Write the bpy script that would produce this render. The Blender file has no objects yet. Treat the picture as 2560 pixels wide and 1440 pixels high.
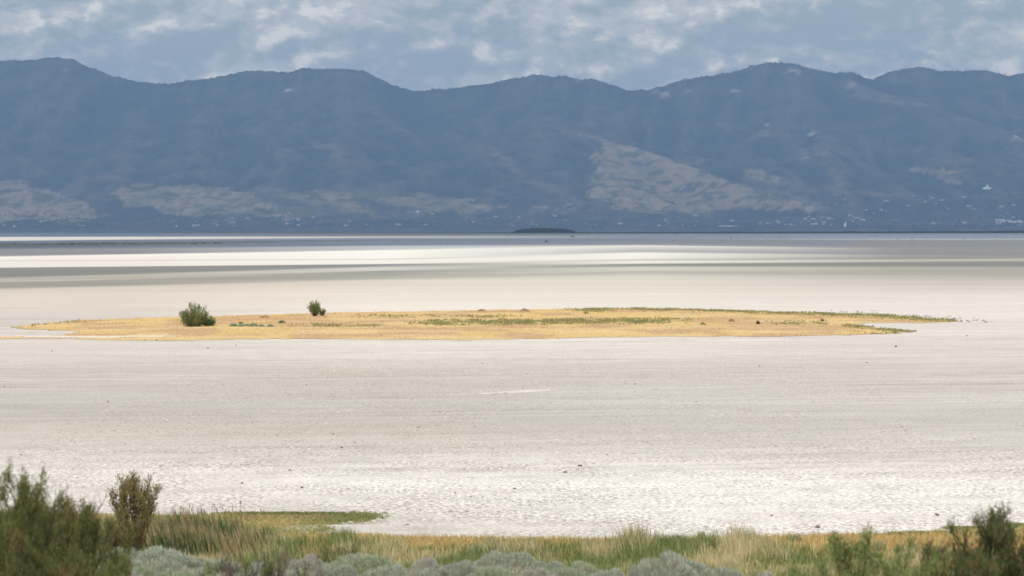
import bpy, math
import numpy as np
from mathutils import Vector

S = bpy.context.scene
COL = S.collection
R = math.radians

# ------------------------------------------------------------------ camera
EYE = 10.0          # metres above the salt flat
FPX = 6585.0        # focal length in photo pixels (about 92 mm)
CU, CV, HV = 1280.0, 720.0, 576.0
cam = bpy.data.cameras.new("camera")
cam.sensor_width = 36.0
cam.lens = FPX / 2560 * 36.0
cam.shift_y = -(CV - HV) / 2560.0
cam.clip_start = 0.5
cam.clip_end = 120000.0
cam.dof.use_dof = True
cam.dof.focus_distance = 190.0
cam.dof.aperture_fstop = 1.65
co = bpy.data.objects.new("camera", cam)
COL.objects.link(co)
co.location = (0, 0, EYE)
co.rotation_euler = (R(90), 0, 0)
S.camera = co

# ------------------------------------------------------------------ light
SUN_EL, SUN_AZ = 56.0, -122.0       # azimuth clockwise from the view direction (+Y)
sd = Vector((math.sin(R(SUN_AZ)) * math.cos(R(SUN_EL)), math.cos(R(SUN_AZ)) * math.cos(R(SUN_EL)), math.sin(R(SUN_EL))))
sl = bpy.data.lights.new("sun", 'SUN')
sl.energy = 3.4
sl.angle = R(0.5)
sl.color = (1.0, 0.955, 0.89)
so = bpy.data.objects.new("sun", sl)
COL.objects.link(so)
so.rotation_euler = sd.to_track_quat('Z', 'Y').to_euler()
so.location = (0, 0, 60)

S.view_settings.view_transform = 'Standard'
S.view_settings.look = 'None'
S.view_settings.exposure = 0.0
S.view_settings.gamma = 1.0
S.view_settings.use_curve_mapping = False
S.render.engine = 'CYCLES'
S.cycles.use_denoising = True
S.cycles.max_bounces = 6
S.cycles.diffuse_bounces = 3
S.cycles.glossy_bounces = 2
S.cycles.transmission_bounces = 3
S.cycles.volume_bounces = 0
S.cycles.transparent_max_bounces = 4
S.cycles.sample_clamp_indirect = 8.0


# ---- node helpers
class NT:
    def __init__(s, tree):
        s.t = tree
        s.n = tree.nodes
        s.l = tree.links

    def new(s, typ, **kw):
        n = s.n.new(typ)
        for k, v in kw.items():
            setattr(n, k, v)
        return n

    def put(s, sock, v):
        if isinstance(v, bpy.types.NodeSocket):
            s.l.new(v, sock)
        elif v is not None:
            sock.default_value = v

    def math(s, op, a, b=None, c=None, clamp=False):
        n = s.new('ShaderNodeMath', operation=op)
        n.use_clamp = clamp
        s.put(n.inputs[0], a)
        if b is not None: s.put(n.inputs[1], b)
        if c is not None: s.put(n.inputs[2], c)
        return n.outputs[0]

    def vmath(s, op, a, b=None):
        n = s.new('ShaderNodeVectorMath', operation=op)
        s.put(n.inputs[0], a)
        if b is not None: s.put(n.inputs[1], b)
        return n.outputs[0]

    def mix(s, f, a, b):
        n = s.new('ShaderNodeMix', data_type='RGBA')
        s.put(n.inputs[0], f)
        s.put(n.inputs[6], a if isinstance(a, bpy.types.NodeSocket) else (*a, 1.0))
        s.put(n.inputs[7], b if isinstance(b, bpy.types.NodeSocket) else (*b, 1.0))
        return n.outputs[2]

    def noise(s, vec, scale, detail=4, rough=0.5, dist=0.0):
        n = s.new('ShaderNodeTexNoise')
        s.put(n.inputs['Vector'], vec)
        n.inputs['Scale'].default_value = scale
        n.inputs['Detail'].default_value = detail
        n.inputs['Roughness'].default_value = rough
        n.inputs['Distortion'].default_value = dist
        return n.outputs[0]

    def maprange(s, v, a, b, c=0.0, d=1.0, smooth=False):
        n = s.new('ShaderNodeMapRange')
        if smooth: n.interpolation_type = 'SMOOTHSTEP'
        s.put(n.inputs[0], v)
        for i, x in enumerate((a, b, c, d)): s.put(n.inputs[1 + i], x)
        return n.outputs[0]


# ------------------------------------------------------------------ sky: Nishita behind a broken cloud layer
world = bpy.data.worlds.new("World")
S.world = world
world.use_nodes = True
w = NT(world.node_tree)
w.n.clear()
SKY = 0.10
out = w.new('ShaderNodeOutputWorld')
bg = w.new('ShaderNodeBackground')
bg.inputs['Strength'].default_value = SKY
sky = w.new('ShaderNodeTexSky')
sky.sky_type = 'NISHITA'
sky.sun_disc = False
sky.sun_elevation = R(SUN_EL)
sky.sun_rotation = R(SUN_AZ)
sky.altitude = 1280
tc = w.new('ShaderNodeTexCoord').outputs['Generated']
sep = w.new('ShaderNodeSeparateXYZ')
w.l.new(tc, sep.inputs[0])
elev = w.math('ABSOLUTE', sep.outputs[2])
stretch = w.vmath('MULTIPLY', tc, (1.0, 1.0, 1.75))
pw = w.new('ShaderNodeTexNoise')
w.l.new(stretch, pw.inputs['Vector'])
pw.inputs['Scale'].default_value = 26
pw.inputs['Detail'].default_value = 5
wv = w.vmath('MULTIPLY', w.vmath('SUBTRACT', pw.outputs['Color'], (0.5, 0.5, 0.5)), (0.014, 0.014, 0.012))
pc = w.vmath('ADD', stretch, wv)
q0 = w.vmath('ADD', pc, (7.62, 2.0, 0.575))
q1 = w.vmath('ADD', q0, (-0.004, 0, 0.011))
big = w.noise(w.vmath('ADD', stretch, (3.13, 0.0, 1.7)), 7.0, 3, 0.5)
n0 = w.noise(q0, 14.5, 10, 0.54)
n1 = w.noise(q1, 14.5, 10, 0.54)
f0 = w.noise(w.vmath('ADD', pc, (1.3, 5.0, 2.55)), 52.0, 9, 0.60)
f1 = w.noise(w.vmath('ADD', pc, (1.296, 5.0, 2.556)), 52.0, 9, 0.60)
streak = w.noise(w.vmath('MULTIPLY', tc, (1.0, 1.0, 9.0)), 12.0, 6, 0.55)
dens = w.math('ADD', w.math('MULTIPLY', n0, 0.62), w.math('MULTIPLY', big, 0.38))
cover = w.maprange(w.math('ADD', dens, w.math('MULTIPLY', w.math('SUBTRACT', streak, 0.5), 0.25)), 0.20, 0.44, 0, 1, True)
edge = w.math('ADD', w.math('MULTIPLY', w.math('SUBTRACT', n0, n1), 2.2), w.math('MULTIPLY', w.math('SUBTRACT', f0, f1), 1.6))
tall = w.math('ADD', edge, w.math('MULTIPLY', w.math('SUBTRACT', dens, 0.5), 1.2))
soft = w.maprange(tall, -0.24, 0.20, 0, 1, True)
hot = w.math('MULTIPLY', w.maprange(tall, 0.05, 0.34, 0, 1, True), w.maprange(f0, 0.44, 0.60, 0, 1, True))
K = 1.0 / SKY
def kc(r, g, b): return (r * K, g * K, b * K)
blue = w.mix(w.maprange(elev, 0.0, 0.5), kc(0.46, 0.555, 0.58), sky.outputs[0])
gap = blue
body = w.mix(soft, kc(0.47, 0.535, 0.55), kc(0.75, 0.75, 0.71))
cl = w.mix(hot, body, kc(1.20, 1.10, 0.95))
skycol = w.mix(w.math('MULTIPLY', cover, 0.95), gap, cl)
w.put(bg.inputs['Color'], skycol)
w.l.new(bg.outputs[0], out.inputs[0])


# ------------------------------------------------------------------ general helpers
def lin(c):
    c = np.asarray(c, float) / 255.0
    return np.where(c <= 0.04045, c / 12.92, ((c + 0.055) / 1.055) ** 2.4)


def D_of(v, z=0.0):
    return (EYE - z) * FPX / (v - HV)


def X_of(u, D):
    return D * (u - CU) / FPX


def Z_of(v, D):
    return EYE - D * (v - HV) / FPX


def P(u, v, z=0.0):
    d = D_of(v, z)
    return (X_of(u, d), d, z)


_rs = np.random.RandomState(11)
_T = _rs.rand(512, 512)


def vnoise(x, y):
    x = np.asarray(x, float); y = np.asarray(y, float)
    xi = np.floor(x).astype(np.int64); yi = np.floor(y).astype(np.int64)
    fx = x - xi; fy = y - yi
    fx = fx * fx * (3 - 2 * fx); fy = fy * fy * (3 - 2 * fy)
    a = _T[xi & 511, yi & 511]; b = _T[(xi + 1) & 511, yi & 511]
    c = _T[xi & 511, (yi + 1) & 511]; d = _T[(xi + 1) & 511, (yi + 1) & 511]
    return (a * (1 - fx) + b * fx) * (1 - fy) + (c * (1 - fx) + d * fx) * fy


def fbm(x, y, oct=5, gain=0.5, seed=0):
    s = 0; a = 1.0; t = 0
    for i in range(oct):
        s = s + a * vnoise(x * 2 ** i + 17.3 * i + seed * 31.7, y * 2 ** i + 9.1 * i + seed * 13.1)
        t += a; a *= gain
    return s / t


def ridged(x, y, oct=5, gain=0.5, seed=0):
    s = 0; a = 1.0; t = 0
    for i in range(oct):
        n = vnoise(x * 2 ** i + 17.3 * i + seed * 31.7, y * 2 ** i + 9.1 * i + seed * 13.1)
        s = s + a * (1 - np.abs(2 * n - 1)); t += a; a *= gain
    return s / t


def ss(a, b, x):
    t = np.clip((np.asarray(x, float) - a) / (b - a), 0, 1)
    return t * t * (3 - 2 * t)


def inpoly(px, py, poly):
    px = np.asarray(px); py = np.asarray(py)
    ins = np.zeros(px.shape, bool)
    n = len(poly)
    for i in range(n):
        x1, y1 = poly[i]; x2, y2 = poly[(i + 1) % n]
        if y1 == y2: continue
        c = ((y1 > py) != (y2 > py)) & (px < (x2 - x1) * (py - y1) / (y2 - y1) + x1)
        ins ^= c
    return ins


def mesh_np(name, V, F, mat, parent=None, col=None, smooth=False, link=True):
    V = np.asarray(V, np.float32).reshape(-1, 3)
    F = np.asarray(F, np.int32)
    k = F.shape[1]
    me = bpy.data.meshes.new(name)
    me.vertices.add(len(V)); me.vertices.foreach_set('co', V.ravel())
    me.loops.add(F.size); me.loops.foreach_set('vertex_index', F.ravel())
    me.polygons.add(len(F)); me.polygons.foreach_set('loop_start', np.arange(0, F.size, k, dtype=np.int32))
    me.polygons.foreach_set('use_smooth', np.full(len(F), smooth))
    me.update(calc_edges=True)
    if col is not None:
        for an, cc in col.items():
            cc = np.asarray(cc, np.float32)
            rgba = np.ones((len(V), 4), np.float32); rgba[:, :3] = cc
            a = me.color_attributes.new(an, 'FLOAT_COLOR', 'POINT')
            a.data.foreach_set('color', rgba.ravel())
    me.materials.append(mat)
    o = bpy.data.objects.new(name, me)
    if link: COL.objects.link(o)
    if parent is not None: o.parent = parent
    return o


def tag(o, label=None, cat=None, group=None, kind=None):
    if label: o['label'] = label
    if cat: o['category'] = cat
    if group: o['group'] = group
    if kind: o['kind'] = kind
    return o


def empty(name, loc):
    o = bpy.data.objects.new(name, None)
    o.empty_display_size = 0.3
    o.location = loc
    COL.objects.link(o)
    return o


# ------------------------------------------------------------------ materials
def base_mat(name):
    m = bpy.data.materials.new(name)
    m.use_nodes = True
    t = NT(m.node_tree)
    t.n.clear()
    o = t.new('ShaderNodeOutputMaterial')
    return m, t, o


def leaf_mat(name, trans=0.35, rough=0.7, spec=0.15, gain=1.0):
    m, t, o = base_mat(name)
    a = t.new('ShaderNodeAttribute', attribute_name='tint')
    c = t.vmath('MULTIPLY', a.outputs['Color'], (gain, gain, gain))
    p = t.new('ShaderNodeBsdfPrincipled')
    t.l.new(c, p.inputs['Base Color'])
    p.inputs['Roughness'].default_value = rough
    p.inputs['Specular IOR Level'].default_value = spec
    tr = t.new('ShaderNodeBsdfTranslucent')
    t.l.new(c, tr.inputs['Color'])
    mx = t.new('ShaderNodeMixShader')
    mx.inputs[0].default_value = trans
    t.l.new(p.outputs[0], mx.inputs[1]); t.l.new(tr.outputs[0], mx.inputs[2])
    t.l.new(mx.outputs[0], o.inputs['Surface'])
    return m


def bark_mat(name, a, b):
    m, t, o = base_mat(name)
    g = t.new('ShaderNodeTexCoord').outputs['Object']
    n = t.noise(t.vmath('MULTIPLY', g, (1, 1, 0.3)), 40, 4)
    p = t.new('ShaderNodeBsdfPrincipled')
    t.l.new(t.mix(t.maprange(n, 0.35, 0.65), a, b), p.inputs['Base Color'])
    p.inputs['Roughness'].default_value = 0.9
    p.inputs['Specular IOR Level'].default_value = 0.1
    t.l.new(p.outputs[0], o.inputs['Surface'])
    return m


M_LEAF = leaf_mat('foliage', 0.42, gain=1.9)
M_SAGE = leaf_mat('sage_foliage', 0.48, gain=2.35)
M_ISLE = leaf_mat('island_foliage', 0.5, gain=2.7)
M_GRASS = leaf_mat('grass_blades', 0.42, gain=1.28)
M_BARK = bark_mat('shrub_bark', (0.05, 0.036, 0.028), (0.12, 0.09, 0.07))
M_GREYTWIG = bark_mat('grey_twigs', (0.15, 0.115, 0.105), (0.27, 0.22, 0.20))

# salt flat -----------------------------------------------------------
m, t, o = base_mat('salt_flat')
a1 = t.new('ShaderNodeAttribute', attribute_name='tint').outputs['Color']
a2n = t.new('ShaderNodeAttribute', attribute_name='mask')
sp = t.new('ShaderNodeSeparateColor'); t.l.new(a2n.outputs['Color'], sp.inputs[0])
wet, rough_amt, veg = sp.outputs[0], sp.outputs[1], sp.outputs[2]
geo = t.new('ShaderNodeNewGeometry').outputs['Position']
# crust hummocks: several sizes, a little wider across the wind than along it
g1 = t.maprange(t.noise(t.vmath('MULTIPLY', geo, (0.62, 0.40, 1)), 8.5, 5, 0.70), 0.38, 0.60, 0.12, 0.82, True)
g2 = t.noise(t.vmath('MULTIPLY', geo, (0.40, 0.30, 1)), 1.3, 5, 0.65)
g3 = t.noise(t.vmath('MULTIPLY', geo, (0.12, 0.30, 1)), 0.5, 5, 0.55)
g4 = t.noise(t.vmath('MULTIPLY', geo, (0.55, 0.5, 1)), 11.0, 3, 0.6)
gp = t.maprange(t.noise(t.vmath('MULTIPLY', geo, (0.16, 0.22, 1)), 1.0, 5, 0.6), 0.36, 0.62, 0.25, 1.25, True)
s1 = t.math('MULTIPLY', t.math('MULTIPLY', t.math('SUBTRACT', g1, 0.5), 1.15), gp)
s2 = t.math('MULTIPLY', t.math('SUBTRACT', g2, 0.5), 0.9)
s3 = t.math('MULTIPLY', t.math('SUBTRACT', g3, 0.5), 0.8)
s4 = t.math('MULTIPLY', t.math('SUBTRACT', g4, 0.5), 0.8)
spx = t.new('ShaderNodeSeparateXYZ'); t.l.new(geo, spx.inputs[0])
cbx = t.new('ShaderNodeCombineXYZ')
t.put(cbx.inputs[0], spx.outputs[0]); t.put(cbx.inputs[1], t.math('SUBTRACT', spx.outputs[1], t.math('MULTIPLY', spx.outputs[0], 0.22)))
g5 = t.noise(t.vmath('MULTIPLY', cbx.outputs[0], (0.04, 0.50, 1)), 1.4, 5, 0.66)
g6 = t.noise(t.vmath('MULTIPLY', cbx.outputs[0], (0.012, 0.085, 1)), 1.0, 3, 0.5)
band = t.math('MULTIPLY', t.maprange(spx.outputs[1], 70.0, 150.0), t.maprange(g6, 0.42, 0.60, 0.25, 1.0))
s5 = t.math('MULTIPLY', t.math('MULTIPLY', t.math('SUBTRACT', g5, 0.5), 2.6), band)
sm = t.math('ADD', s5, t.math('ADD', t.math('ADD', s1, s2), t.math('ADD', s3, s4)))
# far bands: long soft streaks running across the flat
far1 = t.noise(t.vmath('MULTIPLY', geo, (0.0025, 0.03, 1)), 1.0, 5, 0.6)
far2 = t.noise(t.vmath('MULTIPLY', geo, (0.02, 0.16, 1)), 1.0, 4, 0.55)
fs = t.math('ADD', t.math('MULTIPLY', t.math('SUBTRACT', far1, 0.5), 0.28), t.math('MULTIPLY', t.math('SUBTRACT', far2, 0.5), 0.22))
tot = t.math('ADD', t.math('MULTIPLY', sm, t.math('MULTIPLY', rough_amt, 0.58)), fs)
gain = t.math('ADD', 1.0, tot)
gain = t.maprange(gain, 0.35, 1.4, 0.35, 1.4)
gcol = t.vmath('MULTIPLY', a1, t.new('ShaderNodeCombineColor').outputs[0])
cc = t.n[-1] if False else None
comb = [n for n in t.n if n.bl_idname == 'ShaderNodeCombineColor'][0]
for i in range(3): t.put(comb.inputs[i], gain)
# muddy grey patches tint the dark side a little
mud = t.mix(t.maprange(sm, -0.1, -0.9, 0, 1), gcol, t.vmath('MULTIPLY', gcol, (0.93, 0.86, 0.80)))
cl = t.vmath('MINIMUM', mud, (0.86, 0.85, 0.83))
dif = t.new('ShaderNodeBsdfDiffuse'); t.l.new(cl, dif.inputs['Color'])
bh = t.math('ADD', g1, t.math('MULTIPLY', g4, 0.35))
bmp = t.new('ShaderNodeBump'); t.put(bmp.inputs['Height'], bh)
t.put(bmp.inputs['Strength'], t.math('MULTIPLY', rough_amt, 0.30)); bmp.inputs['Distance'].default_value = 0.05
t.l.new(bmp.outputs[0], dif.inputs['Normal'])
gl = t.new('ShaderNodeBsdfGlossy'); gl.inputs['Roughness'].default_value = 0.12
gl.inputs['Color'].default_value = (0.92, 0.94, 0.97, 1)
mx = t.new('ShaderNodeMixShader'); t.put(mx.inputs[0], t.math('MULTIPLY', wet, 0.75))
t.l.new(dif.outputs[0], mx.inputs[1]); t.l.new(gl.outputs[0], mx.inputs[2])
t.l.new(mx.outputs[0], o.inputs['Surface'])
M_GROUND = m

# dry grass soil
m, t, o = base_mat('dry_grass_ground')
a1 = t.new('ShaderNodeAttribute', attribute_name='tint').outputs['Color']
geo = t.new('ShaderNodeNewGeometry').outputs['Position']
n = t.noise(t.vmath('MULTIPLY', geo, (1, 0.35, 1)), 1.6, 6, 0.65)
n2 = t.noise(t.vmath('MULTIPLY', geo, (0.2, 0.3, 1)), 0.9, 4, 0.6)
gn = t.math('ADD', 1.0, t.math('ADD', t.math('MULTIPLY', t.math('SUBTRACT', n, 0.5), 0.45), t.math('MULTIPLY', t.math('SUBTRACT', n2, 0.5), 0.3)))
cb = t.new('ShaderNodeCombineColor')
for i in range(3): t.put(cb.inputs[i], gn)
d = t.new('ShaderNodeBsdfDiffuse'); t.l.new(t.vmath('MULTIPLY', a1, cb.outputs[0]), d.inputs['Color'])
t.l.new(d.outputs[0], o.inputs['Surface'])
M_SOIL = m

# stone
m, t, o = base_mat('dark_stone')
oi = t.new('ShaderNodeObjectInfo').outputs['Random']
g = t.new('ShaderNodeTexCoord').outputs['Object']
n = t.noise(g, 9, 4)
c = t.mix(oi, (0.05, 0.045, 0.042), (0.16, 0.09, 0.065))
d = t.new('ShaderNodeBsdfPrincipled'); d.inputs['Roughness'].default_value = 0.85
t.l.new(t.mix(t.maprange(n, 0.3, 0.7), c, (0.13, 0.11, 0.10)), d.inputs['Base Color'])
t.l.new(d.outputs[0], o.inputs['Surface'])
M_STONE = m

# mountain
m, t, o = base_mat('mountain_slopes')
a1 = t.new('ShaderNodeAttribute', attribute_name='tint').outputs['Color']
geo = t.new('ShaderNodeNewGeometry').outputs['Position']
n = t.noise(t.vmath('MULTIPLY', geo, (1, 0.5, 1.6)), 0.011, 7, 0.65)
gn = t.maprange(n, 0.3, 0.7, 0.65, 1.35)
cb = t.new('ShaderNodeCombineColor')
for i in range(3): t.put(cb.inputs[i], gn)
d = t.new('ShaderNodeBsdfDiffuse'); t.l.new(t.vmath('MULTIPLY', a1, cb.outputs[0]), d.inputs['Color'])
t.l.new(d.outputs[0], o.inputs['Surface'])
M_MTN = m

# water
m, t, o = base_mat('lake_water')
geo = t.new('ShaderNodeNewGeometry').outputs['Position']
n = t.noise(t.vmath('MULTIPLY', geo, (0.3, 1, 1)), 0.5, 4, 0.6)
bmp = t.new('ShaderNodeBump'); t.put(bmp.inputs['Height'], n); bmp.inputs['Strength'].default_value = 0.02; bmp.inputs['Distance'].default_value = 0.05
gl = t.new('ShaderNodeBsdfPrincipled')
gl.inputs['Base Color'].default_value = (0.03, 0.05, 0.06, 1)
gl.inputs['Roughness'].default_value = 0.06
gl.inputs['IOR'].default_value = 1.33
t.l.new(bmp.outputs[0], gl.inputs['Normal'])
t.l.new(gl.outputs[0], o.inputs['Surface'])
M_WATER = m

# house materials
def flat_mat(name, c, rough=0.8):
    m, t, o = base_mat(name)
    g = t.new('ShaderNodeTexCoord').outputs['Object']
    n = t.noise(g, 0.8, 3)
    p = t.new('ShaderNodeBsdfPrincipled'); p.inputs['Roughness'].default_value = rough
    t.l.new(t.mix(t.maprange(n, 0.3, 0.7), tuple(x * 0.9 for x in c), c), p.inputs['Base Color'])
    t.l.new(p.outputs[0], o.inputs['Surface'])
    return m
M_WALL = flat_mat('pale_wall', (0.34, 0.33, 0.31))
M_ROOF = flat_mat('grey_roof', (0.38, 0.36, 0.35))
M_WHITE = flat_mat('white_stone', (0.8, 0.8, 0.78))

# ------------------------------------------------------------------ ground: colour belts of the flat, cloud shadows painted in as grey
EL = 1.38            # daylight on level ground: sets albedo from the photo's brightness
CX = [320, 960, 1600, 2240]
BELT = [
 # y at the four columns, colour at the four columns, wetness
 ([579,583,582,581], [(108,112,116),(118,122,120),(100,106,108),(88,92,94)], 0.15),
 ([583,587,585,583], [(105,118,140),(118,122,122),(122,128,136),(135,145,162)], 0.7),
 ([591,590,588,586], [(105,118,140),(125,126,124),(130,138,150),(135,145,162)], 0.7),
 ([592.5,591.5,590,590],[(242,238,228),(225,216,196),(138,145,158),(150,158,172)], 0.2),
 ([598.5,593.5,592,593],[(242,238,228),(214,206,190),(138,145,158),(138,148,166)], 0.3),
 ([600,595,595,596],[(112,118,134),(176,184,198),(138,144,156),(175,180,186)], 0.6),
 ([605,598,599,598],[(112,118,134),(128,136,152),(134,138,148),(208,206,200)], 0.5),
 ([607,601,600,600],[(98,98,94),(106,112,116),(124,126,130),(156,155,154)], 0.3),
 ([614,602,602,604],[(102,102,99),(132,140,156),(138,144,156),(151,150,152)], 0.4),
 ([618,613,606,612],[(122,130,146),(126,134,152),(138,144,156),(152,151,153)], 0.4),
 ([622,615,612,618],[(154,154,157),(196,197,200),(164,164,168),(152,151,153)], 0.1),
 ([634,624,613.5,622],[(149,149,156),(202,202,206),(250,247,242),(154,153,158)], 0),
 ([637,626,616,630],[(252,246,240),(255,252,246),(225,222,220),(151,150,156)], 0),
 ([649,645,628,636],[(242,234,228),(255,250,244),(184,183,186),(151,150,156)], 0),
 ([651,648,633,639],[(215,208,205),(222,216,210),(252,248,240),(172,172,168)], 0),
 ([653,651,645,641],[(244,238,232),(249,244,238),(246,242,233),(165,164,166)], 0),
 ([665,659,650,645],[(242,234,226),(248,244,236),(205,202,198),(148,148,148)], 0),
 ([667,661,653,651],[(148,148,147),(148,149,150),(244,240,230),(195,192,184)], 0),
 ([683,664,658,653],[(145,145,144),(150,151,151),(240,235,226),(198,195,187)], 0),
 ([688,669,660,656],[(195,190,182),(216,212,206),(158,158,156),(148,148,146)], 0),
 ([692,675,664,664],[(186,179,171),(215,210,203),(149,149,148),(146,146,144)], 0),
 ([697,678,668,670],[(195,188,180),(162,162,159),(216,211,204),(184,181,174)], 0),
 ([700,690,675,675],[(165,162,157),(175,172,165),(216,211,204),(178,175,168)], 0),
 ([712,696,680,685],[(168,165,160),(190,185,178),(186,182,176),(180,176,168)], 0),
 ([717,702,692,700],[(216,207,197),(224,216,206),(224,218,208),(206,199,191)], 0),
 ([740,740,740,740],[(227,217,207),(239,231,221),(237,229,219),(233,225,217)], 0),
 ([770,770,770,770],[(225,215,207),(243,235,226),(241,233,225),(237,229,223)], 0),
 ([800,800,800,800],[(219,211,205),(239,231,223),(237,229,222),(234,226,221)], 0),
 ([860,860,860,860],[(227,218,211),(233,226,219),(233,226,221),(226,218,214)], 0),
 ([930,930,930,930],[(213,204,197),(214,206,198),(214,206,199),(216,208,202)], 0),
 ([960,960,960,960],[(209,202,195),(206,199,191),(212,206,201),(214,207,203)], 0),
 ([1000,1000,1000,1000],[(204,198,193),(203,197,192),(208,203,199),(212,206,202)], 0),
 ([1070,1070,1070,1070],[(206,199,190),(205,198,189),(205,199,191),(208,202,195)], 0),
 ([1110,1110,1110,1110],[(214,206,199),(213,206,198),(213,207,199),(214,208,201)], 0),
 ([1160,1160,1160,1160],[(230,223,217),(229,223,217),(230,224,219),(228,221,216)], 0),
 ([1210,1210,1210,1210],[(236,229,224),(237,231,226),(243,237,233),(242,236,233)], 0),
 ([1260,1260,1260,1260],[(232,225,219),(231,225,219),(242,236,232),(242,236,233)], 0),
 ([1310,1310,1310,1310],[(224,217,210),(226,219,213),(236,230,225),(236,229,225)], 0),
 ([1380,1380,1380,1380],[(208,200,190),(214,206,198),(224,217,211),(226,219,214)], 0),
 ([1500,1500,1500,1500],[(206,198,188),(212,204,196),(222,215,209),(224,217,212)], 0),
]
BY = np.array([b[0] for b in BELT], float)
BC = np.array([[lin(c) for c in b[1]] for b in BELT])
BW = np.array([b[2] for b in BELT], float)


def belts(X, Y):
    """Colour (cloud shade painted in) and wetness of the salt flat at ground points (surveyed along four lines of sight)."""
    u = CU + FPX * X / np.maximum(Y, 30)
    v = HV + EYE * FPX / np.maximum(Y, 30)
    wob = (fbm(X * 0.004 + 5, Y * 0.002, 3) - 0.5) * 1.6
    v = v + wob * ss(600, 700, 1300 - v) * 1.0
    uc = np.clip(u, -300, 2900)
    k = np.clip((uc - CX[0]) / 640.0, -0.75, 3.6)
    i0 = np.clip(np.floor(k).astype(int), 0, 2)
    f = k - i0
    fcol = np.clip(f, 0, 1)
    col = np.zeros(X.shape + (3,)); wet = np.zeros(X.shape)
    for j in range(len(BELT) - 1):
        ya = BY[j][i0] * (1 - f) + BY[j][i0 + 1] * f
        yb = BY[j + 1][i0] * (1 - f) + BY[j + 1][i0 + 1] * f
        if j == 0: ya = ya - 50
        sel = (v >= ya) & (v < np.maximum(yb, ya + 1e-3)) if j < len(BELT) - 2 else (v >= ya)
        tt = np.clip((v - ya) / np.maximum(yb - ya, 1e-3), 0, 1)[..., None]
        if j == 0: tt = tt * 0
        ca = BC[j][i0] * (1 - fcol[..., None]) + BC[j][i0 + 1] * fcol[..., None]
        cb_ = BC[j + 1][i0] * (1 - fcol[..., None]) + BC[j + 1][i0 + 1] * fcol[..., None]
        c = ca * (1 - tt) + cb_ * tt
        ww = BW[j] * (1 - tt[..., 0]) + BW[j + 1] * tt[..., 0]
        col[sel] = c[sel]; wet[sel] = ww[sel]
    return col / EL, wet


# shoreline of the near meadow, traced on the ground (photo pixels on the z=0 plane)
SHORE = [(-900,1262),(0,1275),(200,1282),(390,1288),(520,1286),(600,1284),(700,1282),(850,1283),(938,1294),(905,1303),(850,1307),(800,1322),
         (785,1333),(850,1337),(930,1342),(1100,1348),(1300,1352),(1500,1355),(1780,1353),(1900,1346),(2100,1339),
         (2200,1336),(2330,1330),(2420,1320),(2560,1312),(2800,1304),(3600,1290),(3600,1800),(-900,1800)]
SHORE_W = []
for i in range(len(SHORE)):
    p, q = P(*SHORE[i]), P(*SHORE[(i + 1) % len(SHORE)])
    SHORE_W.append((p[0], p[1]))


def gz(X, Y):
    """Terrain height: flat playa, rising to the viewer's hillside."""
    X = np.asarray(X, float); Y = np.asarray(Y, float)
    z = np.interp(Y, [-60, 0, 15, 35, 50, 65, 78, 86, 90], [10.5, 8.4, 7.0, 4.0, 2.3, 1.1, 0.28, 0.02, 0.0])
    z = z + (fbm(X * 0.12, Y * 0.12, 3) - 0.5) * 0.35 * ss(84, 70, Y)
    return z


vv = np.concatenate([np.arange(1230, 860, -1.0), np.arange(860, 720, -0.9), np.arange(720, 582.9, -0.6)])
ys = np.concatenate([np.arange(-60, 60, 3.0), np.arange(60, 100, 0.3), EYE * FPX / (vv - HV), [9600, 10500, 14000, 21400, 25000, 33800]])
ys = np.unique(np.round(ys, 3))
k = np.linspace(-1, 1, 221)
xs = np.sinh(k * 7.3) / np.sinh(7.3) * 21000 + k * 12
XX, YY = np.meshgrid(xs, ys)
ZZ = gz(XX, YY)
ZZ = ZZ - ss(9500, 9900, YY) * 1.2
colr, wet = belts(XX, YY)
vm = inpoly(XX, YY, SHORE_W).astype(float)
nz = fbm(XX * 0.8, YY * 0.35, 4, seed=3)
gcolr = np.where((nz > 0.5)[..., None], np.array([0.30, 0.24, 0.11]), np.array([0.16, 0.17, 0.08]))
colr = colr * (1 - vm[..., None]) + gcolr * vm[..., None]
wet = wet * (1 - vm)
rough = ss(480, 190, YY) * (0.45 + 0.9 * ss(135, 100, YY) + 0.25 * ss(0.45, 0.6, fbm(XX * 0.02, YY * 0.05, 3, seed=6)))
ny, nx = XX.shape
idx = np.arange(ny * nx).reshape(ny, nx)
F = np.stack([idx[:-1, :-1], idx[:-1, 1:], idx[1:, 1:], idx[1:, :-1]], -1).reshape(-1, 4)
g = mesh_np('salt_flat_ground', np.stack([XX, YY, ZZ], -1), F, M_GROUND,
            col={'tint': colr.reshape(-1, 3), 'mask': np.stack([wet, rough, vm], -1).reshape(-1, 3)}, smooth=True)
tag(g, 'pale salt flat crossed by white, beige and wet belts, with grey cloud shade painted in', kind='structure')

# lake beyond the flat
xw = np.array([-20900, -8000, -3000, 0, 3000, 8000, 20900.]); yw = np.array([9420, 12000, 16000, 22600.])
WX, WY = np.meshgrid(xw, yw)
idx = np.arange(WX.size).reshape(WX.shape)
F = np.stack([idx[:-1, :-1], idx[:-1, 1:], idx[1:, 1:], idx[1:, :-1]], -1).reshape(-1, 4)
o = mesh_np('lake_water', np.stack([WX, WY, WX * 0 - 0.15], -1), F, M_WATER)
tag(o, 'thin strip of blue lake water before the mountains', kind='structure')


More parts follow.
